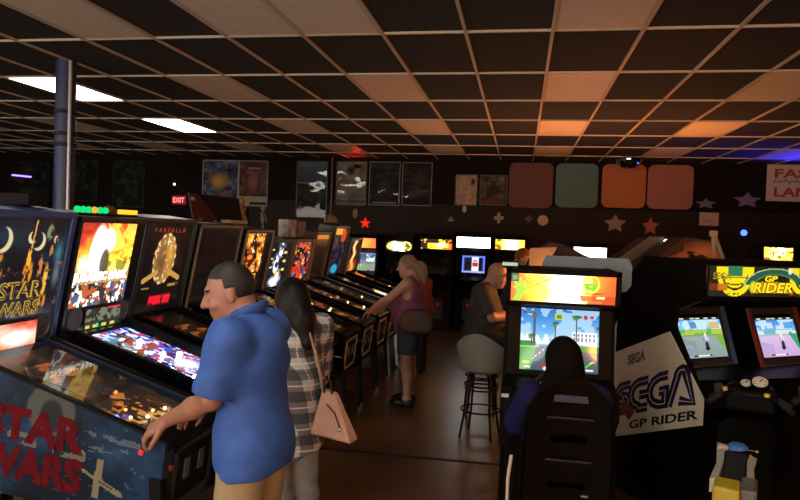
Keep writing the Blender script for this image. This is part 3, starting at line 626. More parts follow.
# --- sixth: white and blue
def a6(u, v):
    n = fbm(u, v, 6, 8, 101, 3); c = ramp((n-.3)*2, [(0, '#06070a'), (.6, '#141c30'), (1, '#5a6aa0')]); d = np.abs(u-.5-.1*np.sin(v*9))+.25*(fbm(u, v, 9, 12, 104, 3)-.5); put(c, np.clip(1.3-d*6, 0, 1), '#ffffff'); put(c, (fbm(u, v, 12, 14, 105, 2) > .6)*1., '#101828', .8); put(c, ell(u, v, .4, .12, .3, .14, .5), '#f0f4ff', .9); put(c, ell(u, v, .45, .5, .1, .08, .4), '#101418'); put(c, ell(u, v, .5, .3, .08, .1, .5), '#ffb040')
    for y in (.35, .55, .75): put(c, rect(u, v, .78, .94, y, y+.05)+rect(u, v, .06, .2, y+.08, y+.12), '#ffd050')
    return c
pinball('sixth pinball machine, with a white and blue backglass beside the long-haired woman', 6.74, .67, BLACK, mat('grey_head', '#4c4a48', .4), .52, a6, 1.5, 80, 90, pfo, .6, speaker=False, frame='#6a655a', rb=.07, bulbs=[(.4, .4, '#ffffff', 7, .011)]+WARM[:3])
# --- seventh: purple and red
def a7(u, v):
    n = fbm(u, v, 6, 8, 111, 4); c = ramp((n-.28)*2, [(0, '#08050a'), (.5, '#1c1030'), (.8, '#4a2a6a'), (1, '#9a70b0')]); put(c, (fbm(u, v, 9, 12, 113, 2) > .62)*1., '#e85a18'); put(c, fbm(u, v, 12, 15, 114, 2) > .7, '#ffc040'); put(c, (fbm(u, v, 7, 6, 115, 2) > .6)*(v < .4), '#e03018'); return c
pinball('seventh pinball machine, with a purple and red backglass in a cream frame', 7.46, .68, BLACK, mat('grey_head', '#4c4a48', .4), .52, a7, 1.2, 80, 90, pfo, .6, speaker=False, frame='#9a8f78', bulbs=WARM)
# --- eighth: mostly its warm wooden head seen
def a8(u, v): c = ramp(v, [(0, '#140c08'), (.7, '#3a2010'), (1, '#c07020')]); put(c, v > .9, '#ff9a30'); return c
pinball('eighth pinball machine, brown head with a thin orange glow along its top', 8.15, .62, BLACK, mat('brown_head', '#5a4030', .45), .61, a8, .8, 30, 30, pfo, .4, speaker=False, frame='#8a7656', bulbs=WARM[:2], detail=0)
# --- ninth
def a9(u, v):
    n = fbm(u, v, 6, 10, 121, 4); c = ramp((n-.3)*2, [(0, '#0c0a10'), (.6, '#32243a'), (1, '#6a4a40')]); put(c, rect(u, v, .1, .7, .86, 1), '#ffb030'); put(c, rect(u, v, .6, 1, .72, 1)*(fbm(u, v, 8, 8, 4) > .4), '#e04a20'); put(c, ell(u, v, .5, .12, .3, .12, .3), '#30b0d8'); return c
def pf9(c, u, v): put(c, np.ones_like(u), '#2c2a58', .6); put(c, ell(u, v, .5, .15, .5, .12, .4), '#ffffff'); put(c, ell(u, v, .3, .8, .2, .08, .5), '#40d0a0')
pinball('ninth pinball machine, tall and dark with dry grass on its top', 8.98, .70, BLACK, mat('dark_head', '#201c1a', .4), .70, a9, 1.1, 50, 60, pf9, 1.4, speaker=False, frame='#6a5a48', bulbs=[(.3, .85, '#30e0a0', 9, .016), (.5, .8, '#ff6a50', 9, .016), (.5, .2, '#c8d0ff', 14, .022), (.7, .14, '#ffffff', 16, .024), (.3, .12, '#ffffff', 14, .02)])
# --- tenth
def a10(u, v):
    n = fbm(u, v, 6, 10, 131, 3); c = ramp((n-.3)*2, [(0, '#180c08'), (1, '#4a2010')]); d = np.abs(u-.5-.08*np.sin(v*14)); put(c, np.clip(1.2-d*5, 0, 1), '#ffb050'); put(c, np.clip(1-d*9, 0, 1), '#fff0c8'); put(c, np.clip(1.4-np.hypot((u-.5)*2, (v-.12)*4), 0, 1)*.6, '#ff8a30'); return c
pinball('tenth pinball machine, farthest, with a glowing orange figure-shaped backglass', 9.95, .68, BLACK, mat('grey_head', '#4c4a48', .4), .52, a10, 1.5, 70, 90, pfo, .6, speaker=False, frame='#9a8f78', bulbs=WARM)

# things lying on top of the machines
tag(bpy.data.objects['sound_bar'], 'low black box lying on top of the nearest pinball machine', 'box')
def topz_(x, hz): return ptf((x, 0, .6+hz))
# leaning board: dark red half, black half
def brd(u, v): c = full(u, '#17110f'); put(c, (u+v*.35 < .5), '#4a2420'); put(c, ell(u, v, .05, .8, .05, .08, .3)+ell(u, v, .12, .1, .04, .05, .3)+ell(u, v, .4, .04, .03, .04, .3), '#a89a8a'); return c
z4 = topz(.1, .655)
o = art('leaning_board', None, plane_fn((-2.60, 4.9, z4[2]+.006), (0.04, .86, -.0), (-.05, 0, .23)), 40, 24, brd, artmat('side_ink', 0, .35), .012)
tag(o, 'dark red and black board standing on top of the fourth pinball machine', 'board')
tag(MB().box(-2.56, -2.47, 5.3, 5.66, 0, .03).build('flat_carton', mat('cream_card', '#a89878', .6), None, bevel=.003), 'flat cream carton on top of the fourth pinball machine', 'carton').location = (0.0, 0, z4[2]+.002)
# figurine on the fifth
z5 = topz(.12, .62)[2]+.008
t = thing('figurine', 'small tan standing figurine on top of the fifth pinball machine', 'figurine', (-2.68, 5.98, z5))
MB().lathe([(.07, 0), (.07, .015), (.05, .03)], 16).build('base', mat('tan', '#7a5c38', .6), t, True)
MB().lathe([(.045, .02), (.06, .08), (.035, .14), (.05, .19), (.02, .225), (.03, .25), (.028, .27), (.003, .285)], 14).build('figure', mat('tan2', '#8a6a40', .6, noise=('#5a4428', 30)), t, True)
z6 = topz(.12, .52)[2]+.01
t = thing('skeleton_toy', 'thin grey skeleton-like toy on top of the sixth pinball machine', 'toy', (-2.7, 6.58, z6))
k = MB(); BN = mat('bone', '#6f675c', .6)
k.ball((0, 0, .3), .028, 10); k.tube([(0, 0, .28), (0, 0, .14)], .008, 6); k.tube([(0, -.05, .25), (0, .05, .25)], .006, 6); k.tube([(0, -.05, .25), (.01, -.07, .15)], .006, 6); k.tube([(0, .05, .25), (.01, .07, .15)], .006, 6)
for q in (.17, .2, .23): k.tube([(0, -.03, q), (.025, 0, q), (0, .03, q)], .004, 5)
for s in (-1, 1): k.tube([(0, 0, .14), (.0, s*.03, .07), (0, s*.025, .01)], .007, 6)
k.build('skeleton', BN, t, True); MB().box(-.05, .06, -.08, .08, 0, .012).build('stand', mat('tan', '#7a5c38'), t)
for k, (y, h, c, lb) in enumerate(((7.22, .2, '#b0a090', 'white and grey game box, left of the two on the seventh pinball machine'), (7.55, .19, '#8a2c24', 'red game box, right of the two on the seventh pinball machine'))):
    o = MB().box(-.06, .06, -.14, .14, 0, h).build('game_box', mat('carton_'+c, c, .5, noise=('#3a2a26', 6)), None, bevel=.003); o.location = (-2.66, y, z6); tag(o, lb, 'box')
gr = MB(); rg = random.Random(3)
for k in range(46):
    y = -.3+.6*k/45; gr.tube([(rg.uniform(-.03, .03), y, 0), (rg.uniform(-.04, .04), y+rg.uniform(-.03, .03), rg.uniform(.06, .13))], [.008, .002], 5)
t = thing('dry_grass_topper', 'row of dry golden grass on top of the ninth pinball machine', 'topper', (-2.66, 8.98, topz(.12, .70)[2]+.014))
gr.build('blades', mat('dry_grass', '#9a7430', .7), t); MB().box(-.05, .05, -.32, .32, -.006, .014).build('tray', DARK, t)
# ================================================================== ARCADE CABINETS
def cab_shell(t, W, prof, m, panel_t=.02, trim=None):
    for s in (-1, 1):
        x = s*(W/2-panel_t/2)
        p = MB().prism(prof, 'x', x-panel_t/2, x+panel_t/2).build('side_panel', m, t, bevel=.003)
        if trim:
            cx, cz = sum(a for a, _ in prof)/len(prof), sum(b for _, b in prof)/len(prof)
            MB().tube([(x, a, b) for a, b in prof], .011, 6, True).build('edge_trim', trim, p)
def slab(W, pts, th=.018, inset=.02):           # a board spanning the width, following two profile points
    (y0, z0), (y1, z1) = pts; d = Vector((0, y1-y0, z1-z0)); n = Vector((1, 0, 0)).cross(d).normalized()*th
    x = W/2-inset; a = [Vector((-x, y0, z0)), Vector((x, y0, z0)), Vector((x, y1, z1)), Vector((-x, y1, z1))]
    return MB().add(a+[p+n for p in a], [(0, 1, 2, 3), (7, 6, 5, 4), (0, 4, 5, 1), (1, 5, 6, 2), (2, 6, 7, 3), (3, 7, 4, 0)])
def stick(parent, x, y, z, col='#b02020'):
    j = MB().cyl((x, y, z), (x, y, z+.06), .006, n=8).build('joystick', STEEL, parent, True)
    MB().ball((x, y, z+.07), .017, 10).build('joystick_ball', mat('ball_'+col, col, .3), j, True)
def upright(label, x, y, rz, W, Hh, body, mq, mes, sc=None, ses=1., mh=.2, mqshape=None, group='arcade cabinets along the back wall', trim=None, screen_size=(.46, .35), zmq=None, open_top=False):
    t = thing('arcade_cabinet', label, 'arcade cabinet', (x, y, 0), rz, group)
    h0 = zmq or Hh-mh-.05
    prof = [(.78, 0), (.12, 0), (.1, .72), (0, .84), (0, .93), (.24, 1.0), (.34, h0-.08), (.1, h0-.01), (.08, Hh), (.78, Hh)]
    cab_shell(t, W, prof, body, trim=trim)
    i = W/2-.02
    b = MB(); b.box(-i, i, .76, .78, 0, Hh); b.box(-i, i, .1, .76, Hh-.02, Hh); b.box(-i, i, .12, .14, .02, .74); b.build('carcass', body, t)
    slab(W, [(.005, .93), (.24, 1.0)]).build('control_panel', SATIN, t)
    slab(W, [(.34, h0-.08), (.1, h0-.01)]).build('speaker_shelf', DARK, t)
    cp = t
    for s in (-1, 1):
        stick(t, s*.14, .1, .965)
        for k in range(3): MB().cyl((s*.14+.05+.03*k, .1, .955), (s*.14+.05+.03*k, .1, .972), .012, n=12).build('button', mat('btn_%d' % k, ('#c02020', '#d0c020', '#2040c0')[k], .3), t)
    # bezel and screen
    a, c_ = np.array((-i, .245, 1.0)), np.array((-i, .345, h0-.085))
    BZ = plane_fn(a, (2*i, 0, 0), c_-a); bh = float(np.linalg.norm(c_-a)); sw, sh = screen_size[0]/(2*i), min(.9, screen_size[1]/bh)
    bz = MB(); u0, u1, v0, v1 = .5-sw/2, .5+sw/2, .5-sh/2, .5+sh/2
    for q in ((0, 1, 0, v0), (0, 1, v1, 1), (0, u0, v0, v1), (u1, 1, v0, v1)):
        P = [BZ(q[0], q[2]), BZ(q[1], q[2]), BZ(q[1], q[3]), BZ(q[0], q[3])]; n = np.array((0, .012, 0))
        bz.add([tuple(p) for p in P]+[tuple(p+n) for p in P], [(0, 1, 2, 3), (7, 6, 5, 4), (0, 4, 5, 1), (1, 5, 6, 2), (2, 6, 7, 3), (3, 7, 4, 0)])
    bz.build('screen_bezel', SATIN, t)
    S = plane_fn(BZ(u0, v0)+np.array((0, .02, 0)), BZ(u1, v0)-BZ(u0, v0), BZ(u0, v1)-BZ(u0, v0))
    off = lambda u, v: ramp(v, [(0, '#0a0a0c'), (1, '#101014')])
    art('screen', t, S, 40, 30, sc or off, artmat('screen_ink_%g' % ses, ses, .15, .5) if sc else mat('dead_screen', '#0b0b0d', .12), .01, curve=.012)
    # marquee
    MQ = plane_fn((-i, .095, h0), (2*i, 0, 0), (0, -.01, mh))
    art('marquee', t, MQ, 50, 20, mq, artmat('marquee_ink_%g' % mes, mes, .3), .01, mask=mqshape)
    r_ = MB(); r_.box(-i, i, .075, .1, h0-.012, h0); r_.box(-i, i, .07, .1, h0+mh, h0+mh+.014); r_.build('marquee_retainer', SATIN, t)
    cd = MB().box(-.16, .16, .1, .122, .2, .6).build('coin_door', mat('coin_door_grey', '#1a1817', .5, .2), t, bevel=.004)
    for s in (-1, 1): MB().box(s*.06-.02, s*.06+.02, .094, .1, .45, .5).build('coin_slot', emis('coin_red', '#a01810', .5), cd)
    return t
def mq_orange(u, v): c = ramp(u+.3*(fbm(u, v, 6, 3, 3)-.5), [(0, '#ffd070'), (.5, '#ff9a20'), (1, '#f05a18')]); return c
def mq_round(u, v):
    c = ramp(np.abs(u-.5)*2, [(0, '#fffbe0'), (.5, '#fff2a0'), (1, '#a89a30')]); n = fbm(u, v, 14, 6, 5, 2); put(c, (n > .56)*(np.abs(u-.5) > .2), '#5a5010'); put(c, (np.abs(v-.5) > .36)*(n > .45), '#6a5a10'); return c
def mq_gold(u, v):
    c = ramp(u, [(0, '#ff9a18'), (.4, '#ffc028'), (.8, '#ffb020'), (1, '#d83a10')]); n = fbm(u, v, 8, 4, 9, 2); put(c, ell(u, v, .65, .4, .3, .5, .8), '#fff4a0'); put(c, (v > .62)*(n > .48), '#141008'); put(c, (u < .22)*(n > .38), '#10141c'); put(c, (v < .15)*(n > .5), '#2a1808'); return c
def mq_white(u, v): return full(u, '#fffdf2')
def mq_yel(u, v): c = ramp(np.abs(u-.55)*2, [(0, '#fffbd8'), (.6, '#ffe860'), (1, '#f0a818')]); put(c, (u < .2)*(fbm(u, v, 8, 5, 4) > .5), '#705008'); return c
def sc_a(u, v):
    c = full(u, '#3a6a78'); put(c, rect(u, v, 0, 1, 0, .4), '#6aa858'); put(c, (fbm(u, v, 6, 6, 3) > .55), '#b070b8', .8); put(c, rect(u, v, .1, .35, .2, .9), '#151a22'); put(c, rect(u, v, .6, .95, .5, .9)*(fbm(u, v, 8, 8, 5) > .45), '#d8e8e0'); return c
def sc_d(u, v):
    c = full(u, '#1a2a6a'); put(c, np.abs(u-.5) < .38, '#101018'); put(c, rect(u, v, 0, .08, 0, 1)+rect(u, v, .92, 1, 0, 1)+rect(u, v, 0, 1, .9, 1), '#6a80ff'); put(c, rect(u, v, .42, .72, .08, .92), '#dfe8ff'); put(c, rect(u, v, .45, .69, .36, .6), '#d02020'); put(c, rect(u, v, .47, .67, .64, .78), '#90a0d0'); put(c, rect(u, v, 0, 1, 0, .1), '#90a0ff'); return c
CABB = mat('cab_black', '#140f0c', .5, spec=.06); CABBR = mat('cab_brown', '#22160f', .5, spec=.08)
upright('arcade cabinet at the back with an orange marquee and lit screen, beside the pinball row', -2.96, 11.95, 0, .58, 1.72, CABB, mq_orange, 2.2, sc_a, 1.3, mh=.18, zmq=1.46)
upright('arcade cabinet at the back with a round-ended yellow marquee behind the woman in purple', -2.24, 11.95, 0, .54, 1.74, CABBR, mq_round, 2.6, mh=.19, zmq=1.42, mqshape=lambda u, v: np.abs((u-.5)*2.1)**3+np.abs((v-.5)*2)**3 < 1.)
upright('arcade cabinet at the back with a gold and black marquee and a dark screen', -1.54, 11.95, 0, .62, 1.78, CABBR, mq_gold, 2.4, mh=.18, zmq=1.49)
upright('arcade cabinet with blank white marquee and white and red screen at the back', -.86, 11.95, 0, .65, 1.82, CABB, mq_white, 8., sc_d, 1.3, mh=.19, zmq=1.54, screen_size=(.42, .32))
upright('arcade cabinet at the back with a yellow marquee, right of the blank white one', -.20, 11.95, 0, .56, 1.8, CABB, mq_yel, 3., mh=.18, zmq=1.53)
upright('arcade cabinet at the back with a square white marquee half hidden by dark hoods', 1.17, 11.6, 0, .58, 1.72, CABB, mq_white, 8., mh=.27, zmq=1.36)
# two at the far right with tilted yellow marquees
def mq_y2(u, v): c = full(u, '#ffd23a'); put(c, fbm(u, v, 10, 5, 3, 2) > .55, '#fff6c0'); put(c, fbm(u, v, 9, 6, 8, 2) > .64, '#8a5a10'); return c
for k, (x, y, lb) in enumerate(((4.1, 11.75, 'arcade cabinet with a tilted yellow marquee near the wall, left of the rightmost one'), (4.55, 10.95, 'arcade cabinet with a tilted yellow marquee cut by the right edge of the picture'))):
    upright(lb, x, y, R(-62), .6, 1.82, CABB, mq_y2, 2.4, mh=.21, zmq=1.54, group='arcade cabinets along the back wall')

# ---- driving cabinet with the orange marquee ------------------------
t = thing('driving_cabinet', 'black driving game cabinet with a glowing orange marquee and a street scene on screen', 'arcade cabinet', (.245, 3.86, 0), R(0))
W = .645; prof = [(.62, 0), (.14, 0), (.12, .6), (-.14, .80), (-.1, .92), (.13, .95), (.22, 1.38), (.04, 1.42), (.02, 1.605), (.62, 1.605)]
OB = mat('driving_body', '#17100c', .5, noise=('#110c09', 6), spec=.03)
cab_shell(t, W, prof, OB); i = W/2-.02
MB().box(-i, i, .60, .62, 0, 1.6).build('rear_board', OB, t); MB().box(-i, i, .05, .60, 1.58, 1.6).build('roof', OB, t); MB().box(-i, i, .14, .16, .02, .6).build('kick_board', OB, t)
slab(W, [(.12, .6), (-.14, .80)]).build('lower_dash', SATIN, t); slab(W, [(-.1, .92), (.13, .95)]).build('dashboard', SATIN, t); slab(W, [(-.14, .8), (-.1, .92)]).build('dash_front', SATIN, t); slab(W, [(.22, 1.38), (.04, 1.43)]).build('speaker_shelf', DARK, t)
def out_screen(u, v):
    c = ramp(v, [(0, '#4a5a68'), (.38, '#5a6a78'), (.42, '#a8d8f0'), (.7, '#5aa8e8'), (1, '#3070c8')]); n = fbm(u, v, 5, 5, 7, 3)
    put(c, (v > .5)*(n > .5), '#b8dcf4', .8)
    put(c, (v > .42)*(v < .58)*(u < .6)*(vnoise(u, v*0, 18, 1, 4) > (v-.42)*5), '#e8f0f4'); put(c, rect(u, v, .66, .98, .44, .64), '#f0f4f8')
    for k in range(6): put(c, rect(u, v, .68+.05*k, .7+.05*k, .49, .55)+rect(u, v, .68+.05*k, .7+.05*k, .57, .61), '#6a86a0')
    put(c, (v < .42)*(u < .22-(.42-v)*.2)*1., '#58a848'); put(c, (v < .44)*(v > .36)*(u < .25), '#e8e8d8', .6); put(c, (v < .46)*(v > .38)*(u < .2), '#3a8838'); put(c, (v < .42)*(v > .33)*(u > .75), '#4a9a48')
    for x, y, w in ((.05, .55, .05), (.35, .76, .04), (.62, .88, .07), (.92, .72, .06)):
        put(c, line(u, v, x+.09, .4, x+.1, y, .008), '#5a4a3a'); put(c, ell(u, v, x+.1, y, w+.01, .035, .5), '#3a6a3a'); put(c, ell(u, v, x+.08, y-.03, w*.6, .03, .5), '#5a8a4a')
    put(c, rect(u, v, .16, .19, .4, .92), '#4a5a68'); put(c, rect(u, v, .145, .205, .84, .9), '#6a6a50')
    put(c, line(u, v, .17, .18, .33, .36, .006)*(np.sin(v*120) > -.3), '#f4f4f0'); put(c, rect(u, v, .44, .54, .82, .92), '#c8d040'); put(c, rect(u, v, .46, .52, .84, .9), '#5a9040')
    put(c, ell(u, v, .83, .88, .03, .045, .4)+ell(u, v, .91, .885, .03, .03, .4), '#d02838'); put(c, rect(u, v, .02, .18, .9, .95), '#405868', .7)
    put(c, line(u, v, .83, .08, .93, .18, .012), '#50d850'); put(c, line(u, v, .9, .16, .94, .18, .012), '#f0e040'); put(c, rect(u, v, .04, .12, .1, .14), '#d0d840'); put(c, rect(u, v, .06, .14, .03, .055)+rect(u, v, .82, .94, .03, .055), '#e0e8f0')
    put(c, ell(u, v, .42, .06, .17, .05, .3), '#d83038'); put(c, ell(u, v, .36, .03, .07, .04, .3), '#e8f0f4'); return c
a, e = np.array((-i, .14, .955)), np.array((-i, .225, 1.385)); BZ = plane_fn(a, (2*i, 0, 0), e-a)
bz = MB(); u0, u1, v0, v1 = .125, .885, .09, .945
for q in ((0, 1, 0, v0), (0, 1, v1, 1), (0, u0, v0, v1), (u1, 1, v0, v1)):
    P = [BZ(q[0], q[2]), BZ(q[1], q[2]), BZ(q[1], q[3]), BZ(q[0], q[3])]; n = np.array((0, -.02, 0))
    bz.add([tuple(p) for p in P]+[tuple(p+n) for p in P], [(0, 1, 2, 3), (7, 6, 5, 4), (0, 4, 5, 1), (1, 5, 6, 2), (2, 6, 7, 3), (3, 7, 4, 0)])
bz.build('screen_bezel', mat('brown_bezel', '#1e1510', .5, spec=.05), t)
S = plane_fn(BZ(u0, v0)+np.array((0, .008, 0)), BZ(u1, v0)-BZ(u0, v0), BZ(u0, v1)-BZ(u0, v0))
art('screen', t, S, 130, 100, out_screen, artmat('screen_ink_bright', 1.15, .15, .5), .01, curve=.015)
def out_mq(u, v):
    n = fbm(u, v, 5, 3, 17, 3); c = ramp(np.abs(u-.53)*2.1+.4*(n-.5), [(0, '#fffef0'), (.22, '#fff8c8'), (.45, '#ffd850'), (.7, '#ff9a20'), (1, '#d8501a')])
    put(c, (u > .78), '#a83418', .55); put(c, (u > .66)*(v < .3)*(n > .42), '#7a2810', .75); put(c, ell(u, v, .8, .4, .12, .08, .4)*(v < .42), '#5a2010', .7)
    sp = 5.0
    for x0, y0, x1, y1, w in ((.05, .0, .1, .36, .03), (.1, .3, .04, .7, .014), (.1, .34, .09, .8, .012), (.1, .34, .14, .7, .012), (.11, .33, .19, .6, .012), (.1, .34, .03, .5, .01)): put(c, line(u, v, x0, y0, x1, y1, w, .32), '#6aa020')
    for x0, y0, x1, y1 in ((.12, .78, .2, .6), (.16, .84, .26, .62), (.18, .48, .36, .78), (.26, .6, .4, .9)): put(c, line(u, v, x0, y0, x1, y1, .006, .32), '#a86a10', .8)
    put(c, rect(u, v, .0, .075, .68, .98), '#2a4028'); put(c, rect(u, v, .015, .06, .74, .92), '#4a6a40')
    r = np.hypot((u-.77)/.075, (v-.7)/.3); put(c, (r < 1.05)*(r > .9), '#c8d830'); put(c, (r < .9)*(v < .72)*(fbm(u, v, 26, 9, 5, 2) > .42), '#5a8a20')
    put(c, rect(u, v, .83, .9, .2, .27), '#ffd070'); put(c, rect(u, v, .64, .74, .05, .1), '#ffe0a0'); put(c, rect(u, v, .78, .88, .06, .08), '#c89060', .6); return c
MQ = plane_fn((-i+.01, .022, 1.418), (2*i-.02, 0, 0), (0, -.01, .165))
art('marquee', t, MQ, 150, 44, out_mq, artmat('marquee_ink_out', 3.2, .3), .01)
fr = MB()
for q in ((-W/2, W/2, 1.405, 1.42), (-W/2, W/2, 1.58, 1.61), (-W/2, -W/2+.03, 1.405, 1.61), (W/2-.03, W/2, 1.405, 1.61)): fr.box(q[0], q[1], -.005, .04, q[2], q[3])
fr.build('marquee_frame', OB, t, bevel=.004)
wh = [(.0+.16*math.cos(a), -.2-.05*math.sin(a), .93+.15*math.sin(a)) for a in np.linspace(0, 2*PI, 25)[:-1]]
w_ = MB().tube(wh, .014, 8, True).build('steering_wheel', RUBBER, t, True)
sp = MB(); sp.cyl((0, -.2, .93), (0, -.09, .87), .03)
for a in (PI/2, PI*7/6, -PI/6): sp.tube([(0, -.2, .93), (.15*math.cos(a), -.2-.05*math.sin(a), .93+.14*math.sin(a))], .01, 6)
sp.build('wheel_hub', SATIN, w_, True)
for z, c, s_ in ((.92, '#20d060', .7), (.865, '#ff8a20', 1.0)):
    p = .27; MB().cyl((p-.02, -.16, z), (p-.02, -.12, z), .017).build('lit_button', emis('lit_'+c, c, s_*.6), t, True)
MB().box(.215, .30, -.15, -.11, .80, .97).build('button_post', OB, t, bevel=.006)
MB().box(-.32, -.28, -.135, -.1, .885, .905).build('coin_label', mat('coin_label', '#c9c2b4', .5), t)
MB().box(-.325, -.255, -.13, -.1, .6, .95).build('coin_post', OB, t, bevel=.006)
# small white-keyed box on top of the driving cabinet
t = thing('score_box', 'small dark box with a white lit edge on top of the driving cabinet', 'box', (-.06, 3.99, 1.605))
MB().box(-.05, .05, -.04, .04, 0, .04).build('case', SATIN, t, bevel=.004); MB().box(-.045, .045, -.043, -.038, .012, .032).build('lit_edge', emis('keys', '#d8e0d0', .8), t)

# ---- racing seat ---------------------------------------------------
t = thing('racing_seat', 'tall black racing seat with slots in its back in front of the driving game', 'seat', (.245, 3.12, 0), R(0))
SEATM = mat('seat_shell', '#120d0b', .6, noise=('#0e0a08', 8), spec=.02); 
def back_xy(u, v):     # u -1..1 , v 0..1
    w = .19*(1-.12*v**3)*(1-.5*max(0, v-.93)*6) ; return u*w
bk = MB(); nu, nv = 14, 22; holes = lambda u, v: (abs(u) < .42 and (.36 < v < .405 or .62 < v < .665))
def bp(u, v, d):
    e = 1-abs(u)**4*.0
    return (back_xy(u, v), -.02-.13*v+d-.035*(u*u), .36+.81*v-.05*u*u*v)
idx = {}
def vid(i, j, d):
    k = (i, j, d)
    if k not in idx: idx[k] = len(bk.v); bk.v.append(bp(-1+2*i/nu, j/nv, (0, .07)[d])) 
    return idx[k]
keep = set((i, j) for i in range(nu) for j in range(nv) if not holes(-1+2*(i+.5)/nu, (j+.5)/nv))
for (i, j) in keep:
    for d in (0, 1): bk.f.append(tuple(vid(a, b, d) for a, b in ((i, j), (i+1, j), (i+1, j+1), (i, j+1)))); bk.m.append(0)
    for (da, db, e0, e1) in ((-1, 0, (0, 0), (0, 1)), (1, 0, (1, 0), (1, 1)), (0, -1, (0, 0), (1, 0)), (0, 1, (0, 1), (1, 1))):
        if (i+da, j+db) not in keep:
            p, q = (i+e0[0], j+e0[1]), (i+e1[0], j+e1[1]); bk.f.append((vid(*p, 0), vid(*q, 0), vid(*q, 1), vid(*p, 1))); bk.m.append(0)
o = bk.build('backrest', SEATM, t, True, .006)
for z in (.80, 1.0): 
    MB().tube([(-.1, -.03-.13*((z-.36)/.81)-.025, z), (.1, -.03-.13*((z-.36)/.81)-.025, z)], .006, 6).build('back_rib', mat('rib', '#181210', .6), o, True)
MB().prism([(-.075, 1.07), (.075, 1.07), (.07, 1.10), (-.07, 1.10)], 'y', -.152, -.12).build('headrest_patch', mat('blue_patch', '#2a2440', .6), o)
MB().box(-.22, .22, -.02, .42, .34, .44).build('seat_cushion', mat('seat_fabric', '#17171a', .8), t, bevel=.04, seg=3)
for s in (-1, 1):
    MB().tube([(s*.18, -.07, 1.02), (s*.2, -.03, .85), (s*.205, .03, .6), (s*.205, .1, .42)], [.008, .022, .026, .026], 8).build('side_bolster', SEATM, t, True)
MB().tube([(-.25, -.06, .78), (-.262, -.03, .66), (-.262, .0, .52), (-.245, .03, .36), (-.24, .04, .25)], .008, 6).build('white_piping', mat('piping', '#c8beb0', .5), t, True)
ped = MB(); ped.box(-.12, .12, .02, .34, .02, .34); ped.box(-.26, .26, -.1, .5, 0, .02); ped.build('pedestal', SATIN, t, bevel=.006)
for x, z in ((.08, .63), (.09, .45)): MB().box(x-.015, x+.015, -.13+.1*(1-z), -.1+.1*(1-z), z, z+.01).build('clip', STEEL, t)

# ---- pale blue back of a cabinet behind the driving game -------------
t = thing('arcade_cabinet', 'pale blue rear panel of an arcade cabinet standing behind the driving game', 'arcade cabinet', (.437, 4.55, 0), R(180))
cab_shell(t, .42, [(.0, 0), (-.28, 0), (-.3, .8), (-.22, 1.0), (-.18, 1.4), (-.28, 1.65), (.0, 1.65)], mat('cab_black', '#1c1714'))
MB().prism([(-.21, 0), (.21, 0), (.21, 1.42), (-.26, 1.45), (-.29, 1.5), (-.29, 1.62), (-.265, 1.67), (.265, 1.67), (.29, 1.62), (.29, 1.42), (-.21, 1.36)], 'y', -.02, .012).build('rear_panel', mat('pale_blue_panel', '#6f8c9a', .5, noise=('#64808e', 4)), t)
MB().box(-.27, .27, -.26, -.02, 1.62, 1.64).build('roof', DARK, t)

# ---- middle group: hoods and side panels of machines seen from behind --
t = thing('sit_down_cabinet', 'dark sit-down cabinet with a sloping black hood behind the pale blue panel', 'arcade cabinet', (.35, 7.2, 0))
prof = [(-.28, 1.5), (-.2, 1.64), (-.05, 1.75), (.1, 1.73), (.3, 1.62), (.5, 1.55), (.5, .0), (-.28, .0)]
MB().prism(prof, 'y', 0, .55).build('hood', mat('hood_black', '#15100d', .6), t, bevel=.02)
MB().prism([(-.26, .6), (-.12, .6), (-.13, 1.35), (-.06, 1.55), (.02, 1.69), (-.26, 1.67)], 'y', -.25, -.22).build('side_panel', mat('grey_side', '#77695a', .5), t)
ar = [(.2+.26*math.cos(a), -.12, 1.3+.3*math.sin(a)) for a in np.linspace(PI*.95, PI*.45, 9)]
MB().tube(ar, .05, 8).build('canopy_arm', mat('canopy_brown', '#4a2c1c', .4), t, True)
MB().tube([(-.02, -.14, 1.35), (.04, -.14, 1.5), (.1, -.14, 1.58)], .008, 6).build('bright_edge', mat('edge_tan', '#a08a68', .4), t, True)
t = thing('arcade_cabinet', 'tall machine with a sloped tan edge behind the driving and motorbike games', 'arcade cabinet', (1.22, 7.8, 0))
MB().prism([(-.35, 0), (-.35, 1.4), (.2, 1.82), (.42, 1.82), (.5, 1.5), (.5, 0)], 'y', 0, .7).build('cabinet_body', mat('body_brown', '#2a1d14', .5), t)
ed = MB(); ed.prism([(-.4, 1.36), (.2, 1.84), (.36, 1.84), (-.2, 1.36)], 'y', -.03, 0); ed.build('sloped_edge', mat('tan_edge', '#6e5c42', .5), t)
MB().box(.24, .4, -.06, -.03, 1.53, 1.65).build('lit_label', emis('lit_label', '#c08a40', .7), t); MB().ball((.37, -.05, 1.79), .025, 10).build('pilot_light', emis('pilot', '#eaffea', 5.), t)
t = thing('arcade_cabinet', 'machine with a pink and orange sunset side panel behind the motorbike game', 'arcade cabinet', (1.53, 6.6, 0))
MB().prism([(-.42, 0), (-.42, 1.48), (.02, 1.84), (.3, 1.80), (.4, 1.5), (.4, 0)], 'y', .02, .75).build('cabinet_body', mat('body_dark', '#241913', .5), t)
def sunset(u, v):
    c = ramp(v+.2*(fbm(u, v, 4, 4, 3)-.5), [(0, '#b8683a'), (.35, '#c87a44'), (.6, '#9a4a3c'), (1, '#5a2c24')]); put(c, ell(u, v, .7, .6, .3, .5, .6), '#d88a50', .7); put(c, (np.abs(u-.62-.05*np.sin(v*22)) < .1)*(v < .75)*(fbm(u, v, 14, 10, 6, 2) > .4), '#1a100c'); put(c, rect(u, v, 0, .5, .4, 1)*(v > .25+u), '#2a1a14', .9); return c
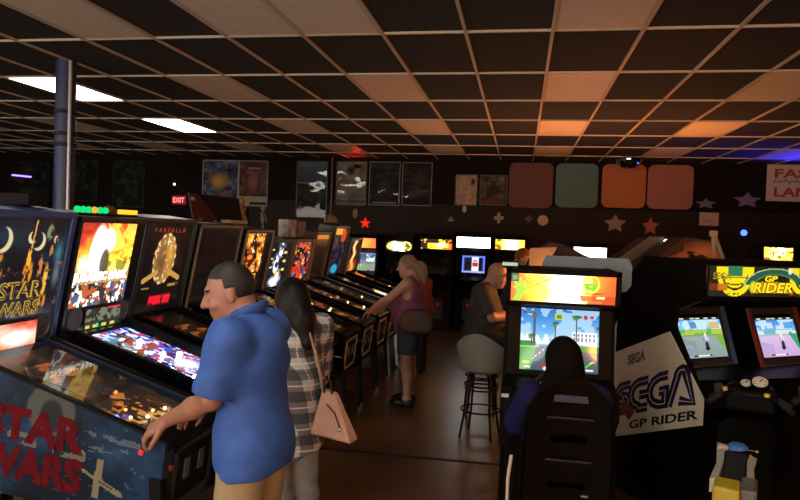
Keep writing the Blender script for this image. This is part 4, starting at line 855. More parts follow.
art('side_art', t, plane_fn((-.42, .018, 1.42), (.82, 0, 0), (0, 0, .38)), 50, 28, sunset, artmat('side_ink', 0, .35), .006, mask=lambda u, v: (v*.38+1.42 < np.interp(u*.82-.42, [-.42, .02, .3, .4], [1.48, 1.84, 1.8, 1.5])))
t = thing('folding_stand', 'pale A-shaped folding stand rising behind the motorbike game', 'stand', (1.64, 6.1, 0))
for xb, yb in ((-.06, -.25), (.75, .1)):
    a_, b_ = Vector((xb, yb, 0)), Vector((0, 0, 1.87)); d_ = (b_-a_).normalized(); n_ = d_.cross(Vector((0, 1, 0))).normalized()
    MB().obox((a_+b_)/2, n_*.015, d_.cross(n_)*.012, d_*((b_-a_).length/2)).build('leg', mat('pale_wood', '#8d8272', .5), t)
MB().box(-.03, .025, -.03, .03, 1.85, 1.9).build('hinge', mat('pale_wood', '#8d8272'), t)

# ---- motorbike racing cabinet (right) ---------------------------------
NX, NY = .42, -.9075; EX, EY = .9075, .42
GX, GY = 1.229, 4.698
grz = math.atan2(EY, EX)
t = thing('motorbike_game_cabinet', 'wide black twin motorbike game cabinet with a yellow GP RIDER marquee and two screens', 'arcade cabinet', (GX, GY, 0), grz)
GB = mat('gp_body', '#130e0b', .5, noise=('#0f0b09', 7), spec=.03)
# local: x along the front (e), -y toward the players; screen 1 centre at (0,0)
X0, X1 = -.33, .95
prof = [(.66, 0), (-.36, 0), (-.43, .68), (-.43, .86), (-.14, 1.25), (-.15, 1.36), (-.36, 1.44), (-.38, 1.69), (.22, 1.69), (.66, 1.3)]
MB().prism(prof, 'x', X0, X0+.022).build('side_panel', GB, t, bevel=.003); MB().prism(prof, 'x', X1-.022, X1).build('side_panel', GB, t, bevel=.003)
MB().box(X0+.02, X1-.02, -.34, .2, 1.67, 1.685).build('roof', GB, t); MB().box(X0+.02, X1-.02, .63, .65, 0, 1.25).build('rear_board', GB, t); MB().box(X0+.02, X1-.02, -.35, -.33, .02, .7).build('kick_board', GB, t)
def gslab(y0, z0, y1, z1, nm, m, th=.02):
    d = Vector((0, y1-y0, z1-z0)); n = Vector((1, 0, 0)).cross(d).normalized()*th; a = [Vector(q) for q in ((X0+.02, y0, z0), (X1-.02, y0, z0), (X1-.02, y1, z1), (X0+.02, y1, z1))]
    return MB().add(a+[p+n for p in a], [(0, 1, 2, 3), (7, 6, 5, 4), (0, 4, 5, 1), (1, 5, 6, 2), (2, 6, 7, 3), (3, 7, 4, 0)]).build(nm, m, t)
gslab(-.36, .78, -.33, .93, 'dash_front', GB); gslab(-.33, .93, .16, .98, 'dashboard', SATIN); gslab(.3, 1.42, -.36, 1.455, 'marquee_underside', SATIN); gslab(.16, .98, .3, 1.45, 'backboard', SATIN, .01)
def gp(u, v, kind):
    if kind: c = ramp(v, [(0, '#c8a8d8'), (.5, '#d8b8e0'), (.62, '#60b8a8'), (.7, '#70b0f0'), (1, '#3a80d8')])
    else: c = ramp(v, [(0, '#8a9a98'), (.5, '#98a8a4'), (.58, '#50a848'), (.68, '#70b858'), (.72, '#80c8f0'), (1, '#58a8e8')])
    n = fbm(u, v, 6, 6, 5+kind, 3)
    put(c, (v < .6)*(u+v*.5 > 1.05), '#40a070' if kind else '#78b048'); put(c, (v < .56)*(v+.35*u < .5-.1*kind)*(u < .3), '#8a94a0' if not kind else '#c0a0d0'); put(c, (v > .68)*(n > .52), '#d8f0f8', .8)
    put(c, (v > .56)*(v < .66)*(n > .48), '#c8c850' if not kind else '#f0f0f0', .8); put(c, rect(u, v, .25, .4, .72, .86), '#5a78b8' if not kind else '#e8e8f8', .8); put(c, rect(u, v, .7, .95, .7, .86)*(n > .46), '#e0a858' if not kind else '#4a90e0', .8)
    for y, rx, ry, h in ((.55, .035, .06, '#e8e8e8'), (.44, .07, .1, '#c8d0d8' if not kind else '#d8d8e8'), (.3, .05, .12, '#2a2e38'), (.22, .06, .06, '#181c24')): put(c, ell(u, v, .55, y, rx, ry, .3), h)
    put(c, ell(u, v, .5, .44, .02, .06, .3), '#4060c0' if not kind else '#e08090'); r = np.hypot((u-.13)/.1, (v-.16)/.15); put(c, (np.abs(r-.9) < .1), '#b0b8b0', .7)
    put(c, rect(u, v, 0, 1, .93, 1), '#181c24'); 
    for a in (.05, .3, .42, .62, .82): put(c, rect(u, v, a, a+.1, .95, .98), '#d8d8c8')
    put(c, rect(u, v, .2, .62, .03, .07), '#101010'); put(c, rect(u, v, .3, .58, .035, .065), '#e8e8e8'); return c
for k, (x, fc) in enumerate(((0., '#3c5a80'), (.62, '#7a3428'))):
    ang = R(10); ca, sa = math.cos(ang), math.sin(ang); tl = R(20)
    C0 = np.array((x, .0, 1.16)); U = np.array((ca, sa, 0)); V = np.array((sa*math.sin(tl), -(-1)*ca*math.sin(tl)*1., math.cos(tl))); V = np.array((-sa*math.sin(tl), ca*math.sin(tl), math.cos(tl)))
    w, h = .395, .275
    FR = plane_fn(C0-U*.27-V*.215, U*.54, V*.43)
    fm = MB(); u0, u1, v0, v1 = .5-w/2/.54-.02, .5+w/2/.54+.02, .5-h/2/.43-.02, .5+h/2/.43+.05
    Nn = np.cross(U, V)
    def ring(mb, a, b):
        for q in ((a[0], a[1], a[2], b[2]), (a[0], a[1], b[3], a[3]), (a[0], b[0], b[2], b[3]), (b[1], a[1], b[2], b[3])):
            P = [FR(q[0], q[2]), FR(q[1], q[2]), FR(q[1], q[3]), FR(q[0], q[3])]
            mb.add([tuple(p) for p in P]+[tuple(p-Nn*.02) for p in P], [(0, 1, 2, 3), (7, 6, 5, 4), (0, 4, 5, 1), (1, 5, 6, 2), (2, 6, 7, 3), (3, 7, 4, 0)])
        return mb
    m_ = ring(MB(), (.08, .92, .06, .98), (u0, u1, v0, v1)).build('monitor_bezel', mat('grey_bezel', '#34302e', .4), t)
    def strip(q, nm, hc):
        P = [FR(q[0], q[2])+Nn*.004, FR(q[1], q[2])+Nn*.004, FR(q[1], q[3])+Nn*.004, FR(q[0], q[3])+Nn*.004]
        MB().add([tuple(p) for p in P]+[tuple(p-Nn*.01) for p in P], [(0, 1, 2, 3), (7, 6, 5, 4), (0, 4, 5, 1), (1, 5, 6, 2), (2, 6, 7, 3), (3, 7, 4, 0)]).build(nm, mat('strip_'+hc, hc, .5), m_)
    strip((.92, .99, 0, .98), 'side_strip', fc); strip((.02, .08, 0, .98), 'side_strip', fc); strip((.1, .9, -.0, .06), 'lower_strip', '#5a5452'); strip((.42, .58, -.07, .06), 'lower_badge', fc)
    S = plane_fn(C0-U*w/2-V*h/2-Nn*.006, U*w, V*h)
    art('screen', t, S, 80, 60, lambda u, v, k=k: gp(u, v, k), artmat('screen_ink_gp', 1.15, .15, .5), .008, curve=.008)
# marquee
def gp_mq(u, v):
    c = full(u, '#12160a'); n = fbm(u, v, 10, 5, 4, 3); put(c, n > .55, '#1e2a14', .8); a = u*3.97
    for cx in (.62, 2.4):
        d = np.maximum(np.abs(a-cx)/.36, np.abs(v-.52)/.5); e = np.hypot((a-cx)/.43, (v-.75)/.75)
        sh = ((v > .0) & (e < 1) & (v < .98)) | ((np.abs(a-cx) < .46) & (v > .78) & (v < .96)); put(c, sh, '#ffe412')
        r = np.hypot((a-cx)/.35, (v-.78)/.62); put(c, (np.abs(r-.88) < .055)*(v < .72), '#14140a'); put(c, (np.abs(a-cx) < .17)*(v > .68), '#2a7a50'); put(c, (np.abs(v-.63) < .02)*(np.abs(a-cx) < .34), '#2a2a08', .8); put(c, (np.abs(a-cx) < .2)*(np.abs(v-.38-.2*np.abs(a-cx)) < .025), '#5a5208'); put(c, (np.abs(a-cx) < .3)*(v < .12)*(fbm(u, v, 60, 6, 3, 2) > .5), '#201c08')
    r = np.hypot((a-1.62)/.75, (v-.25)/.66); put(c, (np.abs(r-.9) < .13)*(v > .4), '#1e5a40'); put(c, (np.abs(r-1.04) < .025)*(v > .3), '#c8c890'); put(c, (np.abs(r-.75) < .025)*(v > .5), '#8a9a60', .8)
    put(c, ell(u, v, .5, .85, .015, .12, .3), '#e8e8e0'); put(c, rect(u, v, .02, .11, .2, .42), '#c87818'); put(c, rect(u, v, .0, .05, .2, .42), '#7a2a10'); put(c, (a > 1.05)*(a < 2.0)*(v > .12)*(v < .5), '#e0a010', .9); put(c, ell(u, v, .27, .3, .03, .25, .4), '#f0f030', .9); put(c, rect(u, v, .5, .53, .05, .25), '#d04818', .8); return c
MQ = plane_fn((X0+.03, -.392, 1.425), (X1-X0-.06, 0, 0), (0, .01, .215)); MQ = plane_fn((X0+.03, -.392, 1.475), (1.18, 0, 0), (0, 0, .185))
art('marquee', t, MQ, 170, 36, gp_mq, artmat('marquee_ink_gp', 1.05, .3), .02)
YL = emis('mq_yellow', '#ffd820', 1.3); DKL = mat('mq_dark', '#1a1408', .6)
text('marquee_lettering', t, 'RIDER', MQ, .265, .52, .1, .5, DKL, bold=.05, shear=.2, off=.001); text('marquee_lettering', t, 'RIDER', MQ, .268, .517, .13, .47, YL, bold=.02, shear=.2, off=.002)
text('marquee_lettering', t, 'GP', MQ, .34, .42, .5, .7, YL, bold=.03, shear=.2, off=.002); text('marquee_lettering', t, 'SEGA', MQ, .02, .13, .55, .78, mat('mq_olive', '#8a8a30', .5, emit='#b0a830', es=.4), bold=.03)
fr = MB(); [MB().box(X0, X1, -.4, -.36, a_, b_).build('marquee_rail', GB, t) for a_, b_ in ((1.45, 1.475), (1.66, 1.69))]
# white side sign on the near-left panel.  local plane x = X0, horizontal axis -y (back to front)
SGN = plane_fn((X0-.004, .60, 0), (0, -1, 0), (0, 0, 1))      # u = metres toward the front, v = height
bot = lambda a: .30+.39*a
poly = [(.0, .30), (.01, .93), (.70, 1.215), (1.04, .865), (1.04, .705)]
ps_ = MB().add([tuple(SGN(a, b)) for a, b in poly]+[tuple(SGN(a, b)+np.array((-.004, 0, 0))) for a, b in poly], [(0, 1, 2, 3, 4), (9, 8, 7, 6, 5)]+[(i, (i+1) % 5, 5+(i+1) % 5, 5+i) for i in range(5)])
sg = ps_.build('side_sign', mat('sign_cream', '#e6d2ba', .55, noise=('#dcc8b0', 7)), t)
sg['label'] = 'cream side sign with SEGA GP RIDER lettering'
INK = mat('sega_ink', '#241c40', .5); BLK = mat('sign_ink', '#15100e', .5); GRY = mat('sega_grey', '#66626e', .5); RED = mat('sticker_red', '#8a3038', .5)
mp = lambda a, b: (a, bot(a)+.15+(b-.185)*.87)
def skew(mb, path, w, off):
    """a flat inked stroke following path (sign coordinates)"""
    pts = [np.array(p, float) for p in path]; L_, R_ = [], []
    for i_, p in enumerate(pts):
        q = []
        if i_ > 0: d = p-pts[i_-1]; q.append(np.array((-d[1], d[0]))/np.hypot(*d))
        if i_ < len(pts)-1: d = pts[i_+1]-p; q.append(np.array((-d[1], d[0]))/np.hypot(*d))
        n = sum(q)/len(q); k = max(.5, float(np.dot(n, n))); n = n/k
        L_.append(p+n*w/2); R_.append(p-n*w/2)
    o_ = len(mb.v)
    for a_, b_ in zip(L_, R_):
        for q in (a_, b_):
            u_, v_ = mp(*q); s_ = SGN(u_, v_); mb.v.append((s_[0]-.0045-off, s_[1], s_[2]))
    for i_ in range(len(pts)-1): mb.f.append((o_+2*i_, o_+2*i_+1, o_+2*i_+3, o_+2*i_+2)); mb.m.append(0)
def rnd(cx, cy, r, a0, a1, n=6): return [(cx+r*math.cos(R(a0+(a1-a0)*k/n)), cy+r*math.sin(R(a0+(a1-a0)*k/n))) for k in range(n+1)]
lw, lh = .185, .27; bx, by = .12, .185
def L_S(x): return [(x+lw, by+lh-.03), (x+.09, by+lh-.03)]+rnd(x+.09, by+lh-.095, .062, 90, 270)+[(x+.1, by+lh-.157)]+rnd(x+.11, by+.095, .062, 90, -90)+[(x, by+.03)]
def L_E(x): return [(x+lw, by+lh-.03), (x+.09, by+lh-.03)]+rnd(x+.09, by+lh/2+.01, .095, 100, 260)+[(x+.09, by+.03), (x+lw, by+.03)]
def L_G(x): return [(x+lw, by+lh-.03), (x+.1, by+lh-.03)]+rnd(x+.1, by+lh/2, .1, 100, 260)+[(x+.1, by+.03), (x+lw-.02, by+.03), (x+lw-.02, by+.13), (x+.1, by+.13)]
def L_A(x): return [(x+.0, by+.0), (x+.075, by+lh-.06)]+rnd(x+.115, by+lh-.055, .04, 160, 20, 4)+[(x+.23, by+.0), (x+.1, by+.03)]
SEG = [L_S(bx), L_E(bx+.2), [(bx+.29, by+.135), (bx+.385, by+.135)], L_G(bx+.4), L_A(bx+.6)]
m1 = MB(); m2 = MB()
for pth in SEG: skew(m1, pth, .074, .0); skew(m2, pth, .007, .0012)
m1.build('sign_lettering', INK, sg); m2.build('lettering_inline', mat('sign_cream'), sg)
def sm(u0, u1, v0, v1, s, m, bold, spacing=1.): text('sign_lettering', sg, s, SGN, u0, u1, v0, v1, m, off=.0052, bold=bold, map2=lambda a, b: (a, bot(a)+b), spacing=spacing)
sm(.31, 1.0, .04, .10, 'GP RIDER', BLK, .03); sm(.26, .46, .50, .575, 'SEGA', GRY, .05); sm(.86, .92, .33, .36, 'TM', INK, .02)
st = MB(); skew(st, [(.2, .25), (.28, .22), (.34, .16)], .09, .002); skew(st, [(.24, .3), (.26, .2)], .04, .0022); st.build('sticker', RED, sg)

# ---- two motorbikes for that game ---------------------------------------
def bike(label, x, y, hcol):
    # local: rider faces +y; origin on the floor under the handlebar
    t = thing('ride_on_motorbike', label, 'ride-on motorbike', (x, y, 0), R(-19), 'ride-on motorbikes of the twin racing game')
    WH = mat('bike_white', '#b8ac9e', .4); BK = mat('bike_black', '#0c0a09', .5, spec=.05)
    # body: lofted fairing and tank
    secs = [(.12, .13, .62, .30), (.0, .15, .70, .34), (-.12, .14, .74, .3), (-.3, .11, .70, .24), (-.5, .12, .66, .22), (-.8, .11, .68, .2), (-1.0, .07, .74, .12)]
    b = MB(); n = 14; o_ = 0
    for k, (yy, w, zc, hh) in enumerate(secs):
        for q in range(n):
            a = 2*PI*q/n; b.v.append((w*math.copysign(abs(math.cos(a))**.7, math.cos(a)), yy, zc+hh*.5*math.copysign(abs(math.sin(a))**.7, math.sin(a))))
    for k in range(len(secs)-1):
        for q in range(n): b.f.append((k*n+q, k*n+(q+1) % n, (k+1)*n+(q+1) % n, (k+1)*n+q)); b.m.append(0)
    b.f += [tuple(range(n)), tuple(range((len(secs)-1)*n, len(secs)*n))]; b.m += [0, 0]
    body = b.build('body_fairing', BK, t, True)
    # white U-shaped tail cowl with dark pad
    n_parts = len(t.children); 
    cw = MB()
    for s in (-1, 1): cw.add([(s*xx, yy, zz) for xx, yy, zz in ((.058, -.28, .80), (.092, -.26, .79), (.075, -.52, .80), (.085, -.82, .81), (.055, -.82, .82), (.048, -.5, .815))]+[(s*xx, yy, zz-.06) for xx, yy, zz in ((.058, -.28, .80), (.092, -.26, .79), (.075, -.52, .80), (.085, -.82, .81), (.055, -.82, .82), (.048, -.5, .815))],
        [(0, 1, 2, 5), (5, 2, 3, 4), (6, 7, 8, 11), (11, 8, 9, 10), (0, 1, 7, 6), (1, 2, 8, 7), (2, 3, 9, 8), (3, 4, 10, 9), (4, 5, 11, 10), (5, 0, 6, 11)])
    cw.build('tail_cowl', WH, t)
    MB().prism([(-.088, -.30), (.088, -.30), (.094, -.245), (.05, -.262), (-.05, -.262), (-.094, -.245)], 'z', .76, .812).build('cowl_front', WH, t, bevel=.004)
    MB().lathe([(.001, .835), (.03, .83), (.045, .818), (.05, .80)], 16, (0, -.275, 0)).build('cowl_badge', mat('badge_'+hcol, hcol, .4), t, True)
    MB().box(-.05, .05, -.82, -.3, .77, .80).build('seat_pad', mat('seat_fabric', '#17171a', .8), t, bevel=.012)
    MB().box(-.065, .035, -.97, -.83, .74, .83).build('number_panel', mat('number_yellow', '#a8941c', .45), t, bevel=.012); MB().box(.035, .095, -.96, -.78, .74, .835).build('tail_lamp', mat('tail_grey', '#6a6460', .4, noise=('#3a3634', 12)), t, bevel=.012)
    for q in list(t.children)[n_parts:]: q.location = (-.035, -.09, -.015)
    # handlebars, gauges
    hb = MB().tube([(-.19, -.05, .94), (-.14, .0, .97), (-.08, .04, .98), (.08, .04, .98), (.14, .0, .97), (.19, -.05, .94)], .013, 8).build('handlebar', SATIN, t, True)
    for s in (-1, 1):
        MB().cyl((s*.145, -.005, .968), (s*.2, -.065, .935), .018).build('grip', RUBBER, hb, True); MB().tube([(s*.11, .03, .975), (s*.15, .05, .97), (s*.195, .01, .95)], .007, 6).build('brake_lever', STEEL, hb, True)
    MB().prism([(-.13, .03), (.13, .03), (.1, .2), (-.1, .2)], 'z', .88, 1.02).build('dash_pod', BK, t, bevel=.02)
    for dx, dz, r_ in ((.045, 1.05, .038), (-.022, 1.035, .026)):
        c0 = Vector((dx, .03, dz)); d = Vector((0, -.6, .8))
        gg = MB().cyl(c0-d*.02, c0+d*.012, r_+.008, n=24).build('gauge', BK, t, True)
        MB().cyl(c0+d*.012, c0+d*.0145, r_, n=24).build('gauge_face', mat('gauge_white', '#c8c0b0', .4), gg); e = MB()
        for k in range(9):
            a = R(-130+32*k); X = Vector((1, 0, 0)); Y = d.cross(X); v = X*math.sin(a)+Y*math.cos(a); e.obox(c0+d*.0155+v*r_*.75, v*r_*.14, d.cross(v)*.0015, d*.0008)
        v = X*.5+Y*.8; e.obox(c0+d*.0157+v*r_*.3, v*r_*.4, d.cross(v.normalized())*.0025, d*.0008); e.build('gauge_marks', BLK, gg)
    for dx, dy, c_ in ((-.12, -.02, '#c8b830'), (.08, -.06, '#d8b828')): MB().cyl((dx, dy, 1.0), (dx, dy, 1.018), .014, n=12).build('button', mat('btn_y'+c_, c_, .4), t)
    MB().cyl((-.15, .0, .99), (-.15, -.02, 1.02), .024, n=16).build('small_dial', mat('dial_grey', '#3a3632', .4), t, True)
    ps2 = MB(); ps2.cyl((0, -.1, 0.02), (0, -.1, .6), .07); ps2.cyl((0, -.6, .02), (0, -.6, .62), .05); ps2.box(-.16, .16, -1.05, .18, 0, .03); ps2.build('mount', SATIN, t)
    return t
bike('black ride-on motorbike with a white tail and blue badge, below the left motorbike screen', 1.24, 3.79, '#3a6aa8')
bike('black ride-on motorbike with a white tail and red badge, rightmost', 1.69, 3.87, '#b04030')

# ---- bar stool ----------------------------------------------------------
t = thing('bar_stool', 'grey bucket-seat bar stool with dark metal legs and ring footrests in the aisle', 'stool', (-.30, 5.86, 0), R(-12))
LEGM = mat('stool_metal', '#4a3a30', .25, .9)
sh = MB(); nu, nv = 18, 14; o_ = 0
for dd in (0, 1):
    for j in range(nv+1):
        for i_ in range(nu+1):
            a = PI*(i_/nu)*1.16-PI*.08+PI; v = j/nv           # wraps round the back (-y)
            r_ = (.19+.04*v) if 1 else 0; fall = .33*(1-.45*abs(math.cos(a))**2.2)
            r2 = r_-dd*.016; x = r2*1.02*math.cos(a); y = r2*math.sin(a)*(.95)
            if v < .3: k = (v/.3); x *= .55+.45*k**.6; y *= .55+.45*k**.6; z = .575+.03*k*k
            else: z = .605+fall*(v-.3)/.7
            sh.v.append((x, y, z+dd*.012*(1-v)))
        
    for j in range(nv):
        for i_ in range(nu):
            p = dd*(nu+1)*(nv+1)+j*(nu+1)+i_; sh.f.append((p, p+1, p+nu+2, p+nu+1)); sh.m.append(0)
K = (nu+1)*(nv+1)
for j in range(nv):
    for i_ in (0, nu): p = j*(nu+1)+i_; sh.f.append((p, p+nu+1, p+nu+1+K, p+K)); sh.m.append(0)
for i_ in range(nu):
    for j in (0, nv): p = j*(nu+1)+i_; sh.f.append((p, p+1, p+1+K, p+K)); sh.m.append(0)
sh.build('seat_shell', mat('stool_grey', '#8d8478', .5, noise=('#857c70', 6)), t, True)
MB().lathe([(.0, .57), (.12, .57), (.165, .585), (.185, .61), (.165, .635), (.0, .64)], 24, closed=False).build('seat_pad', mat('stool_grey'), t, True)
for k in range(4):
    a = PI/4+k*PI/2; c_, s_ = math.cos(a), math.sin(a)
    MB().tube([(.09*c_, .09*s_, .575), (.13*c_, .13*s_, .54), (.15*c_, .15*s_, .4), (.165*c_, .165*s_, .2), (.2*c_, .2*s_, 0)], .011, 8).build('leg', LEGM, t, True)
for z, r_ in ((.235, .172), (.46, .15), (.54, .14)): MB().tube([(r_*math.cos(a), r_*math.sin(a), z) for a in np.linspace(0, 2*PI, 29)[:-1]], .008, 8, True).build('foot_ring', LEGM, t, True)
# ================================================================== PEOPLE (smooth implicit bodies, meshed by surface nets)
def surface_nets(F, o, h):
    nx, ny, nz = F.shape; S = F < 0
    s8 = np.zeros((nx-1, ny-1, nz-1), np.int8)
    for a in (0, 1):
        for b in (0, 1):
            for c in (0, 1): s8 += S[a:nx-1+a, b:ny-1+b, c:nz-1+c]
    act = np.argwhere((s8 > 0) & (s8 < 8)); i, j, k = act.T
    P = np.zeros((len(act), 3)); cnt = np.zeros(len(act))
    for ax in range(3):
        o1, o2 = [q for q in range(3) if q != ax]
        for a in (0, 1):
            for b in (0, 1):
                d0 = [0, 0, 0]; d0[o1] = a; d0[o2] = b; d1 = list(d0); d1[ax] = 1
                f0 = F[i+d0[0], j+d0[1], k+d0[2]]; f1 = F[i+d1[0], j+d1[1], k+d1[2]]; m = (f0 < 0) != (f1 < 0)
                t = f0/np.where(m, f0-f1, 1); q = np.array(d0, float)[None].repeat(len(act), 0); q[:, ax] = t
                P[m] += q[m]; cnt[m] += 1
    V = (P/cnt[:, None]+act)*h+o
    idx = -np.ones(s8.shape, np.int64); idx[i, j, k] = np.arange(len(act)); faces = []
    for ax in range(3):
        o1, o2 = [(1, 2), (2, 0), (0, 1)][ax]
        sl0 = [slice(1, -1)]*3; sl0[ax] = slice(0, -1); sl1 = [slice(1, -1)]*3; sl1[ax] = slice(1, None)
        A, B = S[tuple(sl0)], S[tuple(sl1)]
        for flip, m in ((0, A & ~B), (1, ~A & B)):
            e = np.argwhere(m); e = e+1; e[:, ax] -= 1
            def g(da, db): q = e.copy(); q[:, o1] -= da; q[:, o2] -= db; return idx[q[:, 0], q[:, 1], q[:, 2]]
            qd = np.stack([g(1, 1), g(0, 1), g(0, 0), g(1, 0)], 1); faces.append(qd[:, ::-1] if flip else qd)
    return V, np.concatenate(faces)
def rc(a, b, ra, rb=None, k=.02, flat=(0, 0), flt=(1, 1)): return ('rc', np.array(a, float), np.array(b, float), ra, ra if rb is None else rb, k, flat, flt)
def el(c, r, k=.03, M=None): return ('el', np.array(c, float), np.array(r, float), M, k)
def sub(p): return ('sub', p)
def bbox(p):
    if p[0] == 'sub': return bbox(p[1])
    if p[0] == 'rc': r = max(p[3], p[4]); return np.minimum(p[1], p[2])-r, np.maximum(p[1], p[2])+r
    r = p[2].max() if p[3] is not None else p[2]; return p[1]-r, p[1]+r
def ev(p, X, Y, Z):
    if p[0] == 'rc':
        a, b, ra, rb, flat = p[1], p[2], p[3], p[4], p[6]; d = b-a; L = np.linalg.norm(d)+1e-9; u = d/L
        x, y, z = X-a[0], Y-a[1], Z-a[2]; t = x*u[0]+y*u[1]+z*u[2]; tc = np.clip(t, 0, L)
        D = np.sqrt((x-tc*u[0])**2+(y-tc*u[1])**2+(z-tc*u[2])**2)-(ra+(rb-ra)*tc/L)
        if flat[0]: D = np.maximum(D, -t)
        if flat[1]: D = np.maximum(D, t-L)
        return D
    c, r, M = p[1], p[2], p[3]; x, y, z = X-c[0], Y-c[1], Z-c[2]
    if M is not None: x, y, z = (M[0][q]*x+M[1][q]*y+M[2][q]*z for q in range(3))
    k0 = np.sqrt((x/r[0])**2+(y/r[1])**2+(z/r[2])**2); k1 = np.sqrt((x/r[0]**2)**2+(y/r[1]**2)**2+(z/r[2]**2)**2)
    return k0*(k0-1)/np.maximum(k1, 1e-6)
def solid(prims, h, inflate=0., post=None, pad=.04):
    lo = np.min([bbox(p)[0] for p in prims], 0)-pad-inflate; hi = np.max([bbox(p)[1] for p in prims], 0)+pad+inflate
    n = np.ceil((hi-lo)/h).astype(int)+1; F = np.full(n, .2, np.float32); ax = [lo[q]+h*np.arange(n[q]) for q in range(3)]
    for p in prims:
        k = (p[1] if p[0] == 'sub' else p)[5 if (p[1] if p[0] == 'sub' else p)[0] == 'rc' else 4]
        a, b = bbox(p); m = inflate+k+.03; i0 = np.maximum(((a-m-lo)/h).astype(int), 0); i1 = np.minimum(((b+m-lo)/h).astype(int)+2, n)
        sl = tuple(slice(i0[q], i1[q]) for q in range(3)); X, Y, Z = np.meshgrid(*[ax[q][sl[q]] for q in range(3)], indexing='ij', sparse=True); f = F[sl]
        if p[0] == 'sub': d = -ev(p[1], X, Y, Z); w = np.clip(.5-.5*(f-d)/k, 0, 1); F[sl] = f*(1-w)+d*w+k*w*(1-w); continue
        d = ev(p, X, Y, Z)-inflate; w = np.clip(.5+.5*(f-d)/k, 0, 1); F[sl] = f*(1-w)+d*w-k*w*(1-w)
    if post is not None: X, Y, Z = np.meshgrid(*ax, indexing='ij', sparse=True); F = post(F, X, Y, Z)
    F[0], F[-1], F[:, 0], F[:, -1], F[:, :, 0], F[:, :, -1] = .1, .1, .1, .1, .1, .1
    return surface_nets(F, lo, h)
def meshobj(name, VF, mats, parent, mi=None):
    V, Fc = VF; me = bpy.data.meshes.new(name); me.from_pydata(V.tolist(), [], Fc.tolist())
    for m in (mats if isinstance(mats, list) else [mats]): me.materials.append(m)
    if mi is not None:
        c = V[Fc].mean(1); me.polygons.foreach_set('material_index', mi(c).astype(np.int32))
    me.polygons.foreach_set('use_smooth', [True]*len(Fc)); o = bpy.data.objects.new(name, me); COL.objects.link(o)
    if parent is not None: o.parent = parent
    return o
def rotm(yaw=0, pitch=0, roll=0): return np.array(Euler((pitch, roll, yaw), 'XYZ').to_matrix())   # columns: side, forward, up of the head
def head(C, M, s=1., k=.012, jaw=1.):
    C = np.array(C, float); T = lambda x, y, z: C+s*(M@np.array((x, y, z)))
    L = [el(T(0, -.008, .02), np.array((.076, .097, .1))*s, .03, M), el(T(0, .026, -.05), np.array((.061*jaw, .072, .088))*s, .03, M), el(T(0, .07, -.105), np.array((.027*jaw, .022, .02))*s, .025, M),
         rc(T(0, .092, .014), T(0, .119, -.03), .010*s, .0145*s, .012), el(T(0, .1, -.036), np.array((.017, .012, .009))*s, .008, M), el(T(0, .086, .03), np.array((.052, .014, .012))*s, .016, M)]
    for e in (-1, 1):
        L += [sub(el(T(e*.033, .101, .006), np.array((.017, .014, .011))*s, .012, M)), el(T(e*.031, .079, .004), np.array((.0125, .0125, .0115))*s, .004, M), el(T(e*.045, .072, -.035), np.array((.02, .02, .018))*s, .02, M),
              el(T(e*.079, -.006, -.012), np.array((.009, .019, .031))*s, .006, M)]
    L += [el(T(0, .094, -.066), np.array((.024, .009, .006))*s, .006, M), el(T(0, .091, -.079), np.array((.021, .009, .007))*s, .006, M), rc(T(0, -.03, -.06), T(0, -.045, -.15), .055*s, .058*s, .03)]
    return L, T
def hand(W, d, n, s=1., curl=.5, side=1, spread=.1, thumb=.6):
    """W wrist, d along the hand, n palm normal (palm faces n), side +1 puts the thumb along d x n."""
    W, d, n = (np.array(q, float) for q in (W, d, n)); d /= np.linalg.norm(d); n -= d*n.dot(d); n /= np.linalg.norm(n); l = np.cross(d, n)*side; L = []
    for q, (off, ln, r) in enumerate(((.027, .072, .0088), (.009, .08, .009), (-.009, .074, .0088), (-.026, .058, .0078))):
        kn = W+d*(.088-.004*abs(q-1))*s+l*off*s; L.append(rc(W+l*off*.55*s+d*.01*s, kn, .0155*s, .0115*s, .014))
        p = kn; a = curl*.55; 
        for seg, (f, rr) in enumerate(((.45, 1), (.32, .93), (.23, .85))):
            dr = d*math.cos(a)+n*math.sin(a)+l*spread*(off/.027); dr /= np.linalg.norm(dr); e = p+dr*ln*f*s; L.append(rc(p, e, r*rr*s, r*rr*.93*s, .004)); p = e; a += curl*(.75 if seg == 0 else .6)
    b = W+d*.022*s+l*.022*s; t1 = b+(d*.6+l*.75+n*thumb*.4)*.042*s; t2 = t1+(d*.8+l*.35+n*thumb*.6)*.03*s; t3 = t2+(d*.85+l*.05+n*thumb*.8)*.026*s
    L += [rc(b, t1, .0155*s, .011*s, .012), rc(t1, t2, .0105*s, .0095*s, .005), rc(t2, t3, .0095*s, .008*s, .005), el(W+d*.05*s+n*.006*s, np.array((.032, .032, .016))*s, .012, np.stack([l, d, n], 1))]
    return L
def foot(A, yaw, s=1.):
    f = np.array((math.sin(yaw), math.cos(yaw), 0)); A = np.array(A, float)
    return [rc(A*(1, 1, 0)-f*.035+(0, 0, .042), A*(1, 1, 0)+f*.10*s+(0, 0, .036), .038, .04, .03), rc(A*(1, 1, 0)+f*.1*s+(0, 0, .034), A*(1, 1, 0)+f*.165*s+(0, 0, .026), .038, .026, .03), rc(A*(1, 1, 0)+(0, 0, .05), A, .04, .042, .03)]
def skinmat(h, n): return mat(n, h, .5, noise=(tuple(np.clip(H(h)*.93, 0, 1)), 9))
